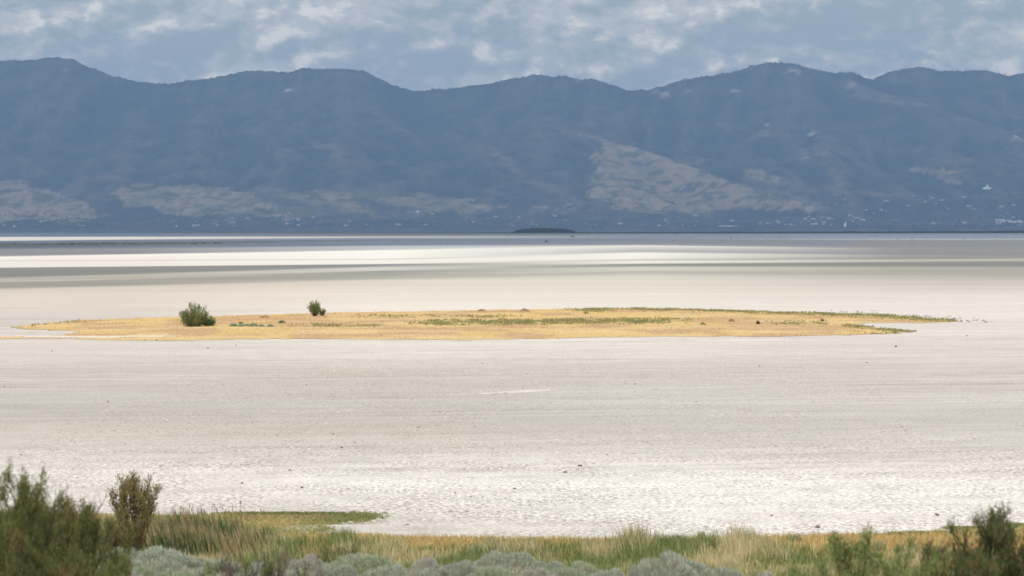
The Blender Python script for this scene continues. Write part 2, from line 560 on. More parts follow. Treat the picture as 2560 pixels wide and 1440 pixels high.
# ------------------------------------------------------------------ mountains
RIDGE = np.array([(0,150),(70,148),(140,142),(180,147),(215,165),(280,188),(350,203),(420,208),(500,199),(560,187),(620,178),(720,182),
 (760,172),(850,171),(910,178),(960,200),(1000,218),(1030,227),(1100,222),(1200,213),(1280,195),(1350,186),(1410,190),(1440,198),(1490,198),
 (1530,211),(1570,227),(1620,225),(1700,200),(1800,182),(1850,175),(1890,160),(1920,156),(1985,157),(2030,170),(2080,180),(2130,183),
 (2180,198),(2220,180),(2260,173),(2300,166),(2340,178),(2400,178),(2460,176),(2530,189),(2560,183)], float)
DR = 30000.0


def ridge_z(X):
    u = CU + FPX * X / DR
    v = np.interp(u, RIDGE[:, 0], RIDGE[:, 1])
    outm = np.clip(np.maximum(-u, u - 2560) / 500.0, 0, 1)
    v = v + outm * (fbm(u / 420.0, u * 0 + 3.3, 4) - 0.45) * 150
    z = Z_of(v, DR)
    return z


def crest_detail(X):
    z = ((fbm(X / 240., X * 0 + 1.5, 3) - 0.5) * 42 + (vnoise(X / 30., X * 0 + 7) - 0.5) * 16)
    return z


SPURS = [  # crest polylines (photo x, y, distance km), half-width slope
 ([(1330,300,28.8),(1420,326,28.0),(1500,354,27.5),(1600,373,27.0),(1700,408,26.4),(1800,448,25.9),(1900,484,25.4),(2040,521,24.9)], 0.62),
 ([(1740,405,28.2),(1880,432,27.6),(1990,468,27.0),(2080,487,26.6)], 0.5),
 ([(1120,330,28.3),(1230,378,27.4),(1330,442,26.5),(1450,524,25.0)], 0.55),
 ([(640,325,28.4),(800,352,27.6),(900,410,26.8),(1010,468,26.0),(1150,522,25.0)], 0.5),
 ([(330,300,28.6),(430,372,27.6),(520,430,26.4),(730,532,25.0)], 0.5),
 ([(-60,330,28.0),(60,400,27.0),(160,462,26.0),(270,530,25.0)], 0.5),
 ([(2130,208,29.6),(2230,238,29.0),(2350,270,28.5),(2480,318,28.0),(2600,372,27.3)], 0.55),
 ([(1985,175,29.6),(2010,240,29.0),(1930,320,28.2),(1850,360,27.8)], 0.6),
 ([(2280,418,27.2),(2370,428,26.9),(2460,452,26.6),(2560,476,26.2)], 0.5),
 ([(850,190,29.7),(900,260,29.0),(1020,330,28.2),(1090,400,27.4)], 0.5),
]


def mtn_z(X, Y):
    zr = ridge_z(X)
    tt = (Y - 22300) / (DR - 22300)
    tc_ = np.clip(tt, 0, 1)
    f = np.where(tc_ < 0.28, 0.055 * (tc_ / 0.28) ** 1.2, 0.055 + 0.945 * (np.clip(tc_ - 0.28, 0, 1) / 0.72) ** 1.12)
    back = np.clip((Y - DR) / 3600.0, 0, 1)
    f = f * (1 - back ** 1.3 * 0.9)
    env = np.sin(np.pi * np.clip((tc_ - 0.22) / 0.78, 0, 1)) ** 0.8
    wx = X + (fbm(X / 1500., Y / 1500., 3, seed=1) - 0.5) * 900
    r = ridged(wx / 1500., Y / 5200., 5, 0.48, seed=2) - 0.62
    r2 = ridged(wx / 420., Y / 900., 4, 0.5, seed=5) - 0.6
    r3 = ridged((wx + Y * .35) / 190., (Y - wx * .3) / 330., 4, 0.55, seed=15) - 0.6
    z = zr * f * (1 - 0.10 * env) + crest_detail(X) * tc_ ** 7 * (1 - back) + env * (r * 520 + r2 * 135 + r3 * 48)
    for pts, sl in SPURS:
        q = np.array([(X_of(u, d * 1000), d * 1000, Z_of(v, d * 1000)) for u, v, d in pts])
        best = np.full(X.shape, -1e9)
        for a, b in zip(q[:-1], q[1:]):
            ab = (b - a)[:2]
            tt2 = np.clip(((X - a[0]) * ab[0] + (Y - a[1]) * ab[1]) / (ab @ ab), 0, 1)
            dx = X - (a[0] + tt2 * ab[0]); dy = Y - (a[1] + tt2 * ab[1])
            dist = np.sqrt(dx * dx + dy * dy)
            zc = a[2] + tt2 * (b[2] - a[2])
            rough_ = (fbm(X / 300., Y / 300., 4, seed=8) - 0.5) * 60
            h = zc + 6 - sl * (np.sqrt(dist ** 2 + 60 ** 2) - 60) + rough_ * ss(0, 250, dist)
            best = np.maximum(best, h)
        kk = 40.0
        z = kk * np.logaddexp(z / kk, best / kk)
        z = np.minimum(z, np.where(Y > 29800, zr * f + crest_detail(X) + 5, 1e9))
    z = np.maximum(z, -1.0 + 0 * z)
    z = z * ss(22300, 23000, Y) + (1 - ss(22300, 23000, Y)) * (-1.0)
    return z


xs = np.unique(np.concatenate([np.arange(-20500, -6600, 160), np.arange(-6600, 6600, 22), np.arange(6600, 20501, 160)]))
ys = np.unique(np.concatenate([np.arange(22300, 25000, 60), np.arange(25000, 30400, 42), [30600, 31000, 31600, 32400, 33200, 33700]]))
XX, YY = np.meshgrid(xs, ys)
ZZ = mtn_z(XX, YY)
U = CU + FPX * XX / YY; V = HV - FPX * (ZZ - EYE) / YY
nm = fbm(XX / 330., YY / 500. + ZZ / 160., 5, 0.6, seed=4)
nb = fbm(XX / 1300., YY / 2500., 4, seed=9)


def blob(cx, cy, rx, ry):
    return np.exp(-(((U - cx) / rx) ** 2 + ((V - cy) / ry) ** 2))


tan = np.zeros(XX.shape)
eu = (fbm(XX / 260., YY / 420. + ZZ / 90., 5, 0.6, seed=91) - .5); ev = (fbm(XX / 300. + 9, YY / 420. + ZZ / 90., 5, 0.6, seed=93) - .5)
UU = U + eu * 95; VV_ = V + ev * 36
TP = [([(1500,352),(1600,372),(1700,408),(1800,448),(1900,482),(2050,521),(1980,528),(1850,523),(1640,531),(1560,527),(1500,500),(1462,482),(1478,450),(1500,430),(1478,402),(1508,375)], 1.0),
      ([(1860,428),(1925,432),(1992,464),(1998,474),(1930,458)], .8), ([(1850,425),(1960,470),(2040,505),(2100,525),(1990,505),(1880,480)], .35),
      ([(-60,450),(60,462),(130,488),(205,505),(252,530),(252,547),(180,556),(-60,553)], .95),
      ([(285,476),(330,463),(480,462),(570,470),(650,498),(692,515),(738,552),(700,553),(600,535),(520,540),(350,520),(290,500)], .9),
      ([(728,475),(850,478),(900,500),(948,515),(925,527),(800,515),(735,510)], .8), ([(958,488),(1060,484),(1160,500),(1255,521),(1180,535),(1060,530),(980,510)], .7),
      ([(1320,520),(1400,514),(1510,525),(1400,534)], .75), ([(1220,368),(1260,385),(1340,440),(1450,510),(1440,520),(1320,452),(1230,400)], .28),
      ([(2270,418),(2360,424),(2425,448),(2400,452),(2290,428)], .7), ([(2080,470),(2240,480),(2350,488),(2200,492),(2070,482)], .4), ([(2070,420),(2100,445),(2105,470),(2080,465)], .4),
      ([(1700,395),(1800,400),(1812,412),(1720,405)], .45), ([(2040,370),(2110,385),(2080,395),(2030,380)], .28), ([(1800,310),(1860,318),(1945,338),(1930,345),(1810,322)], .25),
      ([(2120,235),(2200,240),(2300,248),(2340,268),(2250,258),(2120,248)], .28), ([(1400,322),(1490,345),(1520,358),(1500,360),(1410,330)], .5),
      ([(760,350),(840,360),(860,410),(800,380)], .22), ([(180,430),(330,450),(420,470),(300,462),(190,450)], .25), ([(2300,556),(2500,556),(2500,564),(2300,564)], .3), ([(600,470),(1000,480),(1100,540),(640,545)], .22)]
for pl_, wt_ in TP:
    tan = np.maximum(tan, inpoly(UU, VV_, pl_) * wt_)
spots = fbm(XX / 130., YY / 240. + ZZ / 45., 4, 0.6, seed=95)
tan = tan * (1 - .85 * ss(.55, .62, spots)) * (.78 + .4 * ss(.3, .6, nm)) * ss(576, 556, V + 14 * (nb - .5))
tan = np.clip(tan, 0, 1)
pale = np.zeros(XX.shape)
for b in [(1993,178,26,16,.8),(1655,236,26,9,.7),(1728,228,12,8,.7),(1832,229,18,6,.6),(2545,340,18,10,1.),(2546,296,12,5,.6),(715,226,16,3,.9),
          (165,176,6,2,.8),(1918,312,7,3,.8),(2028,336,16,9,.7),(2130,213,22,9,.6),(1445,205,12,6,.4),(2012,392,12,8,.4),(1390,215,10,6,.3),(475,247,5,2,.6)]:
    pale += blob(*b[:4]) * b[4] * 1.5
pale = np.clip(.6 * pale * ss(0.48, 0.66, fbm(XX / 110., ZZ / 50. + YY / 300., 4, seed=12)), 0, 1)
forest_shade = np.array([0.030, 0.042, 0.030]); brush_lit = np.array([0.060, 0.070, 0.045])
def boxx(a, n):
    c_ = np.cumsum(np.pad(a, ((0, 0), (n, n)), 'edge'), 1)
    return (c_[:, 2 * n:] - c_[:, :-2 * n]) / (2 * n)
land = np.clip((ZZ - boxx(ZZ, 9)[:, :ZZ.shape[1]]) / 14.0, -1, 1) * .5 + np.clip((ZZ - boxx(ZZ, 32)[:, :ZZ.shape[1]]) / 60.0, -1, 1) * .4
cover_relief = ss(-0.15, 1.15, ss(0.35, 0.65, nm) * .5 + .5 * land + .2)  # relief shade put into colour: gullies darker, ridges lighter, with vegetation noise
forest_shade = np.array([0.018, 0.027, 0.020]); brush_lit = np.array([0.064, 0.067, 0.047])
c0 = forest_shade + (brush_lit - forest_shade) * cover_relief[..., None]
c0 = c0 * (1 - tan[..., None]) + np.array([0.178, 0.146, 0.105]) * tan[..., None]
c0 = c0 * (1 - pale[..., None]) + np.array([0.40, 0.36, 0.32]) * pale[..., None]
ny, nx = XX.shape
idx = np.arange(ny * nx).reshape(ny, nx)
F = np.stack([idx[:-1, :-1], idx[:-1, 1:], idx[1:, 1:], idx[1:, :-1]], -1).reshape(-1, 4)
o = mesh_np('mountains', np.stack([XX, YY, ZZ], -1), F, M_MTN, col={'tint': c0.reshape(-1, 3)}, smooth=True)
tag(o, 'long hazy blue mountain range with tan grassy foothills', kind='structure')

# haze -----------------------------------------------------------------
m, t, o = base_mat('haze')
pv = t.new('ShaderNodeVolumePrincipled')
pv.inputs['Color'].default_value = (0.338, 0.550, 0.935, 1)
pv.inputs['Density'].default_value = 3.2e-5
pv.inputs['Density Attribute'].default_value = ''
pv.inputs['Anisotropy'].default_value = 0.0
t.l.new(pv.outputs[0], o.inputs['Volume'])
ztop = float(ZZ.max()) + 60
hx, hy0, hy1, hz0 = 21300, -400, 34200, -3.0
HV8 = [(x, y, z) for z in (hz0, ztop) for y in (hy0, hy1) for x in (-hx, hx)]
HF = [(0, 2, 3, 1), (4, 5, 7, 6), (0, 1, 5, 4), (2, 6, 7, 3), (0, 4, 6, 2), (1, 3, 7, 5)]
o = mesh_np('haze', HV8, HF, m)
tag(o, 'pale blue haze filling the air to the mountains', kind='stuff')


# ------------------------------------------------------------------ plant kit (all triangles from numpy)
def blades(rs, base, h, wd, lean, colr, bend=0.35, seg=2):
    """base (n,3), h/wd (n,), lean (n,2) horizontal offset of tip per height, colr (n,3)."""
    n = len(base)
    ang = rs.rand(n) * np.pi
    side = np.stack([np.cos(ang), np.sin(ang) * 0.5, np.zeros(n)], -1) * (wd / 2)[:, None]
    tip = base + np.stack([lean[:, 0] * h, lean[:, 1] * h, h], -1)
    if seg == 1:
        V = np.stack([base - side, base + side, tip], 1)
        F = np.arange(n * 3).reshape(-1, 3)
        C = np.repeat(colr[:, None], 3, 1)
        C[:, 2] *= 1.15
        return V.reshape(-1, 3), F, C.reshape(-1, 3)
    mid = base + (tip - base) * 0.55
    mid[:, :2] -= (lean * h[:, None]) * bend * 0.5
    V = np.stack([base - side, base + side, mid - side * .8, mid + side * .8, tip], 1)
    b = np.arange(n)[:, None] * 5
    F = np.concatenate([b + [0, 1, 3], b + [0, 3, 2], b + [2, 3, 4]], 0)
    C = np.repeat(colr[:, None], 5, 1)
    return V.reshape(-1, 3), F, C.reshape(-1, 3)


def pick(rs, n, pal, var=0.18):
    pal = np.asarray(pal, float)
    c = pal[rs.randint(0, len(pal), n)]
    return np.clip(c * (1 + (rs.rand(n, 1) - 0.5) * 2 * var), 0, 1)


def tubes(paths, radii, nside=4):
    V = []; F = []; off = 0
    for p, r in zip(paths, radii):
        p = np.asarray(p, float); r = np.asarray(r, float)
        n = len(p)
        d = np.gradient(p, axis=0)
        d /= np.linalg.norm(d, axis=1, keepdims=True) + 1e-9
        ref = np.tile(np.array([0.31, 0.95, 0.05]), (n, 1))
        a = np.cross(d, ref); a /= np.linalg.norm(a, axis=1, keepdims=True) + 1e-9
        b = np.cross(d, a)
        th = np.arange(nside) * 2 * np.pi / nside
        ring = p[:, None] + (a[:, None] * np.cos(th)[None, :, None] + b[:, None] * np.sin(th)[None, :, None]) * r[:, None, None]
        V.append(ring.reshape(-1, 3))
        for i in range(n - 1):
            for j in range(nside):
                F.append((off + i * nside + j, off + i * nside + (j + 1) % nside, off + (i + 1) * nside + (j + 1) % nside, off + (i + 1) * nside + j))
        off += n * nside
    return np.concatenate(V), np.array(F)


def curve(rs, p0, d0, L, n=7, wander=0.22, up=0.15):
    p = [np.array(p0, float)]; d = np.array(d0, float); d /= np.linalg.norm(d)
    for i in range(n - 1):
        d = d + (rs.rand(3) - 0.5) * wander + np.array([0, 0, up])
        d /= np.linalg.norm(d)
        p.append(p[-1] + d * L / (n - 1))
    return np.array(p)


def leaf_tris(rs, pts, dirs, length, width, colr, spread=0.5):
    n = len(pts)
    d = dirs + (rs.rand(n, 3) - 0.5) * 2 * spread
    d /= np.linalg.norm(d, axis=1, keepdims=True) + 1e-9
    s = np.cross(d, rs.rand(n, 3) - 0.5); s /= np.linalg.norm(s, axis=1, keepdims=True) + 1e-9
    L = length * (0.6 + 0.8 * rs.rand(n))[:, None]
    W = width * (0.6 + 0.8 * rs.rand(n))[:, None]
    V = np.stack([pts, pts + d * L * 0.5 + s * W * 0.5, pts + d * L, pts + d * L * .5 - s * W * .5], 1)
    b = np.arange(n)[:, None] * 4
    F = np.concatenate([b + [0, 1, 2], b + [0, 2, 3]], 0)
    C = np.repeat(colr[:, None], 4, 1)
    return V.reshape(-1, 3), F, C.reshape(-1, 3)


def shrub(name, loc, H, W, seed, pal, label, cat='shrub', stems=9, subs=9, leaves=14000, leaf=(0.10, 0.02), bare=0.0,
          cone=0.55, low=0.3, group=None, tuftw=0.09, bark=None, lean=(0, 0), stem_r=0.022, plume=0.75, crownname='foliage', aim=None, sub=0.30, m_leaf=None):
    """Many-stemmed feathery shrub: forked branches (one part) and leaf sprays packed along the twigs (another)."""
    rs = np.random.RandomState(seed)
    root = empty(name, loc)
    tag(root, label, cat, group)
    paths = []; radii = []; sprays = []
    for s in range(stems):
        a = rs.rand() * 2 * np.pi if aim is None else aim[s % len(aim)][0]
        tlt = cone * (rs.rand() ** 0.7) if aim is None else aim[s % len(aim)][1]
        L = H * (0.72 + 0.33 * rs.rand()) * (1 - 0.25 * tlt) if aim is None else H * aim[s % len(aim)][2]
        d = np.array([math.cos(a) * math.sin(tlt) * W + lean[0], math.sin(a) * math.sin(tlt) * W * 0.8 + lean[1], math.cos(tlt)])
        c = curve(rs, (math.cos(a) * 0.08 * W, math.sin(a) * 0.08 * W, -0.05), d, L, 9, 0.26, 0.10)
        paths.append(c); radii.append(np.linspace(stem_r, 0.005, 9))
        for k_ in range(subs):
            f = low + (0.97 - low) * (k_ + rs.rand()) / subs
            i = f * 8; i0 = int(min(i, 7)); p0 = c[i0] + (c[i0 + 1] - c[i0]) * (i - i0)
            dd = c[i0 + 1] - c[i0]; dd /= np.linalg.norm(dd)
            an = rs.rand() * 2 * np.pi
            d2 = dd * 0.75 + np.array([math.cos(an), math.sin(an), 0.25]) * 0.62
            L2 = H * sub * (1.2 - f) * (0.6 + 0.8 * rs.rand()) + 0.06 * H
            c2 = curve(rs, p0, d2, L2, 6, 0.3, 0.22)
            paths.append(c2); radii.append(np.linspace(stem_r * .45, 0.003, 6))
            if rs.rand() > bare:
                sprays.append((c2, 1.0))
                for q in range(2):
                    j = rs.randint(1, 5)
                    an = rs.rand() * 2 * np.pi
                    d3 = (c2[j] - c2[j - 1]); d3 = d3 / np.linalg.norm(d3) * .8 + np.array([math.cos(an), math.sin(an), .3]) * .6
                    c3 = curve(rs, c2[j], d3, L2 * 0.5, 4, 0.3, 0.25)
                    paths.append(c3); radii.append(np.linspace(0.005, 0.002, 4)); sprays.append((c3, 0.6))
            else:
                for q in range(3):
                    j = rs.randint(1, 5)
                    an = rs.rand() * 2 * np.pi
                    d3 = (c2[j] - c2[j - 1]); d3 = d3 / np.linalg.norm(d3) * .8 + np.array([math.cos(an), math.sin(an), .3]) * .6
                    c3 = curve(rs, c2[j], d3, L2 * 0.6, 4, 0.35, 0.15)
                    paths.append(c3); radii.append(np.linspace(0.006, 0.002, 4))
        if rs.rand() > bare: sprays.append((c[5:], 0.9))
    V, F = tubes(paths, radii)
    mesh_np('branches', V, F, bark or M_BARK, root)
    # leaves
    tot = sum(len(c) * wt for c, wt in sprays) or 1
    PT = []; DR_ = []
    for c, wt in sprays:
        n = int(leaves * len(c) * wt / tot) + 1
        i = rs.rand(n) ** plume * (len(c) - 1)
        i0 = np.minimum(i.astype(int), len(c) - 2); f = (i - i0)[:, None]
        p = c[i0] * (1 - f) + c[i0 + 1] * f
        p = p + rs.randn(n, 3) * tuftw * 0.36
        PT.append(p); d = c[i0 + 1] - c[i0]; DR_.append(d / (np.linalg.norm(d, axis=1, keepdims=True) + 1e-9) + [0, 0, .4])
    if PT:
        PT = np.concatenate(PT); DR_ = np.concatenate(DR_)
        cl_ = pick(rs, len(PT), pal)
        clump = vnoise(PT[:, 0] / (0.16 * H) + seed, PT[:, 2] / (0.16 * H))
        alt = np.asarray(pal[-1]); cl_ = np.where((clump > 0.76)[:, None], cl_ * 0.45 + alt * 0.55, cl_)
        V, F, C = leaf_tris(rs, PT, DR_, leaf[0], leaf[1], cl_)
        mesh_np(crownname, V, F, m_leaf or M_LEAF, root, {'tint': C})
    return root


TAM = [(0.105, 0.125, 0.038), (0.075, 0.10, 0.030), (0.125, 0.125, 0.048), (0.085, 0.10, 0.042), (0.17, 0.14, 0.055)]
TAMG = [(0.13, 0.16, 0.05), (0.10, 0.14, 0.042), (0.17, 0.18, 0.07), (0.08, 0.115, 0.035), (0.24, 0.22, 0.11)]
TAMD = [(0.05, 0.075, 0.028), (0.07, 0.09, 0.03), (0.09, 0.10, 0.04), (0.17, 0.11, 0.06)]
OLIVE = [(0.14, 0.15, 0.06), (0.12, 0.115, 0.05), (0.21, 0.165, 0.075), (0.24, 0.18, 0.085)]
ISL = [(0.095, 0.11, 0.045), (0.075, 0.09, 0.04), (0.12, 0.13, 0.06), (0.14, 0.14, 0.07)]


def at(u, D):
    x = X_of(u, D)
    return (x, D, float(gz(x, D)))


def hgt(D, top, u):
    return Z_of(top, D) - float(gz(X_of(u, D), D))


# left-hand tamarisks
LF = (0.085, 0.013)
shrub('tamarisk_bush', at(-30, 46), hgt(46, 1172, -30), 1.2, 20, TAM, 'feathery green tamarisk whose tip is cut by the left edge of the photo', 'tamarisk', 11, 11, 15000, LF, 0.1, 0.50, 0.22, tuftw=.12, sub=.22)
shrub('tamarisk_bush', at(62, 47), hgt(47, 1184, 62), 1.1, 21, TAM, 'tallest feathery green plume of tamarisk near the left edge', 'tamarisk', 11, 12, 15000, LF, 0.12, 0.42, 0.22, tuftw=.12, sub=.22)
shrub('tamarisk_bush', at(122, 50), hgt(50, 1200, 122), 1.0, 34, TAM, 'feathery tamarisk with brownish bare twigs in its top, right of the tallest plume', 'tamarisk', 10, 11, 12000, LF, 0.38, 0.42, 0.25, tuftw=.11, sub=.24)
shrub('tamarisk_bush', at(178, 49), hgt(49, 1228, 178), 1.0, 47, TAM, 'narrow tamarisk plume between the brown-twigged one and the bare pale twigs', 'tamarisk', 7, 11, 7500, LF, 0.3, 0.40, 0.25, tuftw=.11, sub=.22)
shrub('tamarisk_bush', at(250, 51), hgt(51, 1278, 250), 1.3, 52, TAM, 'spreading tamarisk just left of the small upright olive shrub', 'tamarisk', 9, 9, 8000, LF, 0.4, 0.60, 0.2, tuftw=.11, sub=.22)
shrub('bare_shrub', at(212, 53), hgt(53, 1188, 212), 0.8, 58, TAM, 'nearly leafless thin shrub with long bare twigs rising above the left tamarisks', 'shrub', 5, 8, 900, (0.08, 0.014), 0.85, 0.3, 0.4, bark=M_BARK, stem_r=0.016)
shrub('tamarisk_bush', at(70, 43), hgt(43, 1318, 70), 1.6, 63, TAMD, 'darkest tamarisk filling the bottom left corner, with orange tufts', 'tamarisk', 13, 9, 17000, LF, 0.15, 0.85, 0.15, tuftw=.13, sub=.25)
shrub('tamarisk_bush', at(200, 44), hgt(44, 1330, 200), 1.5, 65, TAM, 'low olive tamarisk at the bottom, right of the darkest corner bush', 'tamarisk', 12, 9, 13000, LF, 0.25, 0.85, 0.15, tuftw=.12, sub=.25)
# the small upright one among the reeds
AIM = [(i_ * 2.39996, 0.92 * math.sqrt(i_ / 18.0), 1.0 - 0.22 * (i_ / 18.0) + 0.07 * math.sin(i_ * 3.1)) for i_ in range(18)]
shrub('olive_shrub', at(338, 76), hgt(76, 1187, 338), 0.40, 77, OLIVE, 'small upright olive shrub with a rounded crown on dark stems behind the reeds', 'shrub', 18, 8, 6000, (0.09, 0.022), 0.12, 0.62, 0.50, tuftw=0.15, stem_r=0.026, aim=AIM, sub=.17)
shrub('low_brown_shrub', at(318, 73), hgt(73, 1290, 318), 0.9, 79, [(0.12, 0.10, 0.05), (0.10, 0.09, 0.045), (0.16, 0.11, 0.06)], 'short brownish shrub at the foot of the small upright olive shrub', 'shrub', 8, 7, 3000, (0.09, 0.022), 0.3, 0.7, 0.3)
# sparse twiggy ones in the sage
shrub('twiggy_shrub', at(590, 56), hgt(56, 1368, 590), 1.5, 81, TAMG, 'sparse twiggy shrub with two dark green tufts in the sagebrush, left of its twin', 'shrub', 11, 9, 1000, (0.08, 0.016), 0.92, 0.95, 0.35, bark=M_GREYTWIG, stem_r=0.020, sub=.34, tuftw=.12)
shrub('twiggy_shrub', at(700, 56), hgt(56, 1352, 700), 1.5, 84, TAMG, 'taller sparse twiggy shrub with bare pinkish twigs spreading to the right', 'shrub', 12, 9, 1100, (0.08, 0.016), 0.92, 0.90, 0.35, bark=M_GREYTWIG, stem_r=0.020, sub=.34, tuftw=.12)
# right-hand group
RG = dict(tuftw=.14, sub=.26)
shrub('tamarisk_bush', at(2128, 46), hgt(46, 1318, 2128), 0.6, 91, TAMG, 'light green tamarisk with one tan-tipped shoot standing above the grass', 'tamarisk', 5, 9, 5500, (0.08, 0.02), 0.05, 0.25, 0.3, **RG)
for u_, D_, t_, W_, sd_, pl, lb in ((1950, 42, 1402, 1.8, 92, TAMG, 'lowest green bush at the bottom, leftmost of the right-hand group'),
        (2035, 43, 1384, 1.7, 93, TAMG, 'low green bush at the lower right, second of that group from the left'),
        (2105, 41, 1376, 1.7, 94, TAMG, 'green bush at the foot of the tan-tipped shoot'),
        (2190, 42, 1358, 1.6, 95, TAMG, 'broad green bush to the right of the tan-tipped shoot'),
        (2272, 41, 1368, 1.6, 96, TAMG, 'yellowish green bush between the broad green bush and the dark one'),
        (2368, 44, 1346, 1.0, 97, TAMD, 'dark green bush standing left of the tall right-edge bush'),
        (2440, 41, 1372, 1.6, 98, TAMD, 'low dark bush with orange tufts in front of the tall right-edge bush')):
    shrub('tamarisk_bush', at(u_, D_), hgt(D_, t_, u_), W_, sd_, pl, lb, 'shrub', 13, 8, 9500, (0.08, 0.018), 0.08, 0.85, 0.15, **RG)
shrub('tamarisk_bush', at(2474, 43), hgt(43, 1292, 2474), 0.8, 99, TAMD, 'tall dark green bush with orange tufts near the right edge', 'shrub', 9, 10, 8500, (0.08, 0.018), 0.2, 0.42, 0.25, **RG)
shrub('tamarisk_bush', at(2530, 43), hgt(43, 1268, 2530), 1.2, 101, TAMD, 'dark shrub with a thin brown top cut off by the right edge', 'shrub', 9, 10, 10500, (0.08, 0.018), 0.30, 0.45, 0.25, **RG)
# island bushes
bx, by, _ = P(485, 821)
IA = [(i_ * 2.39996, (0.05 + 1.25 * math.sqrt(i_ / 26.0)), 1.0 - 0.42 * math.sqrt(i_ / 26.0) + 0.12 * math.sin(i_ * 2.7)) for i_ in range(26)]
shrub('island_bush', (bx, by, 0.1), 2.4, 1.15, 111, ISL, 'largest green bush, standing on the left part of the yellow grass island', 'bush', 26, 8, 7600, (0.15, 0.06), 0.0, 0.9, 0.06, tuftw=0.36, stem_r=0.03, aim=IA, sub=.24, m_leaf=M_ISLE)
bx, by, _ = P(521, 820)
shrub('island_bush', (bx, by, 0.1), 1.0, 1.3, 113, [(0.08, 0.12, 0.055), (0.065, 0.10, 0.045), (0.10, 0.14, 0.06)], 'low spreading bush hugging the right foot of the largest island bush', 'bush', 16, 6, 2400, (0.13, 0.055), 0.0, 1.0, 0.1, tuftw=0.28, aim=IA[:20], sub=.3, m_leaf=M_ISLE)
bx, by, _ = P(787, 794)
IB = [(a_, t_ * .80, l_) for a_, t_, l_ in IA[:20]]
shrub('island_bush', (bx, by, 0.15), 1.62, 0.95, 115, ISL, 'smaller compact upright bush on the far edge of the yellow island', 'bush', 20, 7, 3900, (0.14, 0.06), 0.0, 0.7, 0.04, tuftw=0.32, stem_r=0.03, aim=IB, sub=.24, m_leaf=M_ISLE)
bx, by, _ = P(805, 793)
shrub('island_bush', (bx, by, 0.15), 0.75, 1.0, 117, ISL, 'tiny bush at the right foot of the compact upright island bush', 'bush', 12, 5, 1000, (0.13, 0.05), 0.0, 0.9, 0.1, tuftw=0.16, aim=IA[:12], sub=.3, m_leaf=M_ISLE)


# ------------------------------------------------------------------ sagebrush
SAGE = [(0.232, 0.245, 0.200), (0.185, 0.200, 0.165), (0.275, 0.285, 0.235), (0.255, 0.262, 0.228)]
SAGEG = [(0.212, 0.235, 0.162), (0.175, 0.195, 0.14), (0.255, 0.272, 0.19)]
SAGEP = [(0.25, 0.25, 0.215), (0.20, 0.205, 0.175), (0.28, 0.265, 0.235)]


def sage_meshes(seed, pal):
    rs = np.random.RandomState(seed)
    n = 21000
    th = rs.rand(n) * 2 * np.pi; ph = np.arccos(rs.rand(n))
    d = np.stack([np.cos(th) * np.sin(ph), np.sin(th) * np.sin(ph), np.cos(ph)], -1)
    lump = 0.72 + 0.5 * vnoise(d[:, 0] * 2.6 + seed * 3, d[:, 1] * 2.6 + d[:, 2] * 2) + 0.16 * vnoise(d[:, 0] * 8 + seed, d[:, 1] * 8 + d[:, 2] * 6)
    r = lump * (1 - 0.42 * rs.rand(n) ** 2.2)
    p = d * r[:, None] * np.array([1.0, 1.0, 0.82])
    c = pick(rs, n, pal, 0.25)
    shade = 1.0
    flo = vnoise(p[:, 0] * 4 + seed, p[:, 1] * 4 + p[:, 2] * 4)
    c = np.where((flo > 0.66)[:, None], c * 0.5 + np.array([0.27, 0.24, 0.21]) * 0.5, c)
    dirs = d * 0.6 + np.array([0, 0, 0.8])
    V, F, C = leaf_tris(rs, p, dirs, 0.12, 0.022, c * shade, 0.6)
    fo = mesh_np('foliage', V, F, M_SAGE, None, {'tint': C}, link=False)
    paths = []; radii = []
    for i in range(46):
        a = rs.rand() * 2 * np.pi; tl = rs.rand() ** .6 * 1.25
        dd = np.array([math.cos(a) * math.sin(tl), math.sin(a) * math.sin(tl), math.cos(tl)])
        paths.append(curve(rs, (0, 0, -0.1), dd, 0.95 * (.75 + .35 * rs.rand()), 6, 0.25, 0.05)); radii.append(np.linspace(0.02, 0.005, 6))
    V, F = tubes(paths, radii, 3)
    tw = mesh_np('twigs', V, F, M_GREYTWIG, None, link=False)
    return fo.data, tw.data


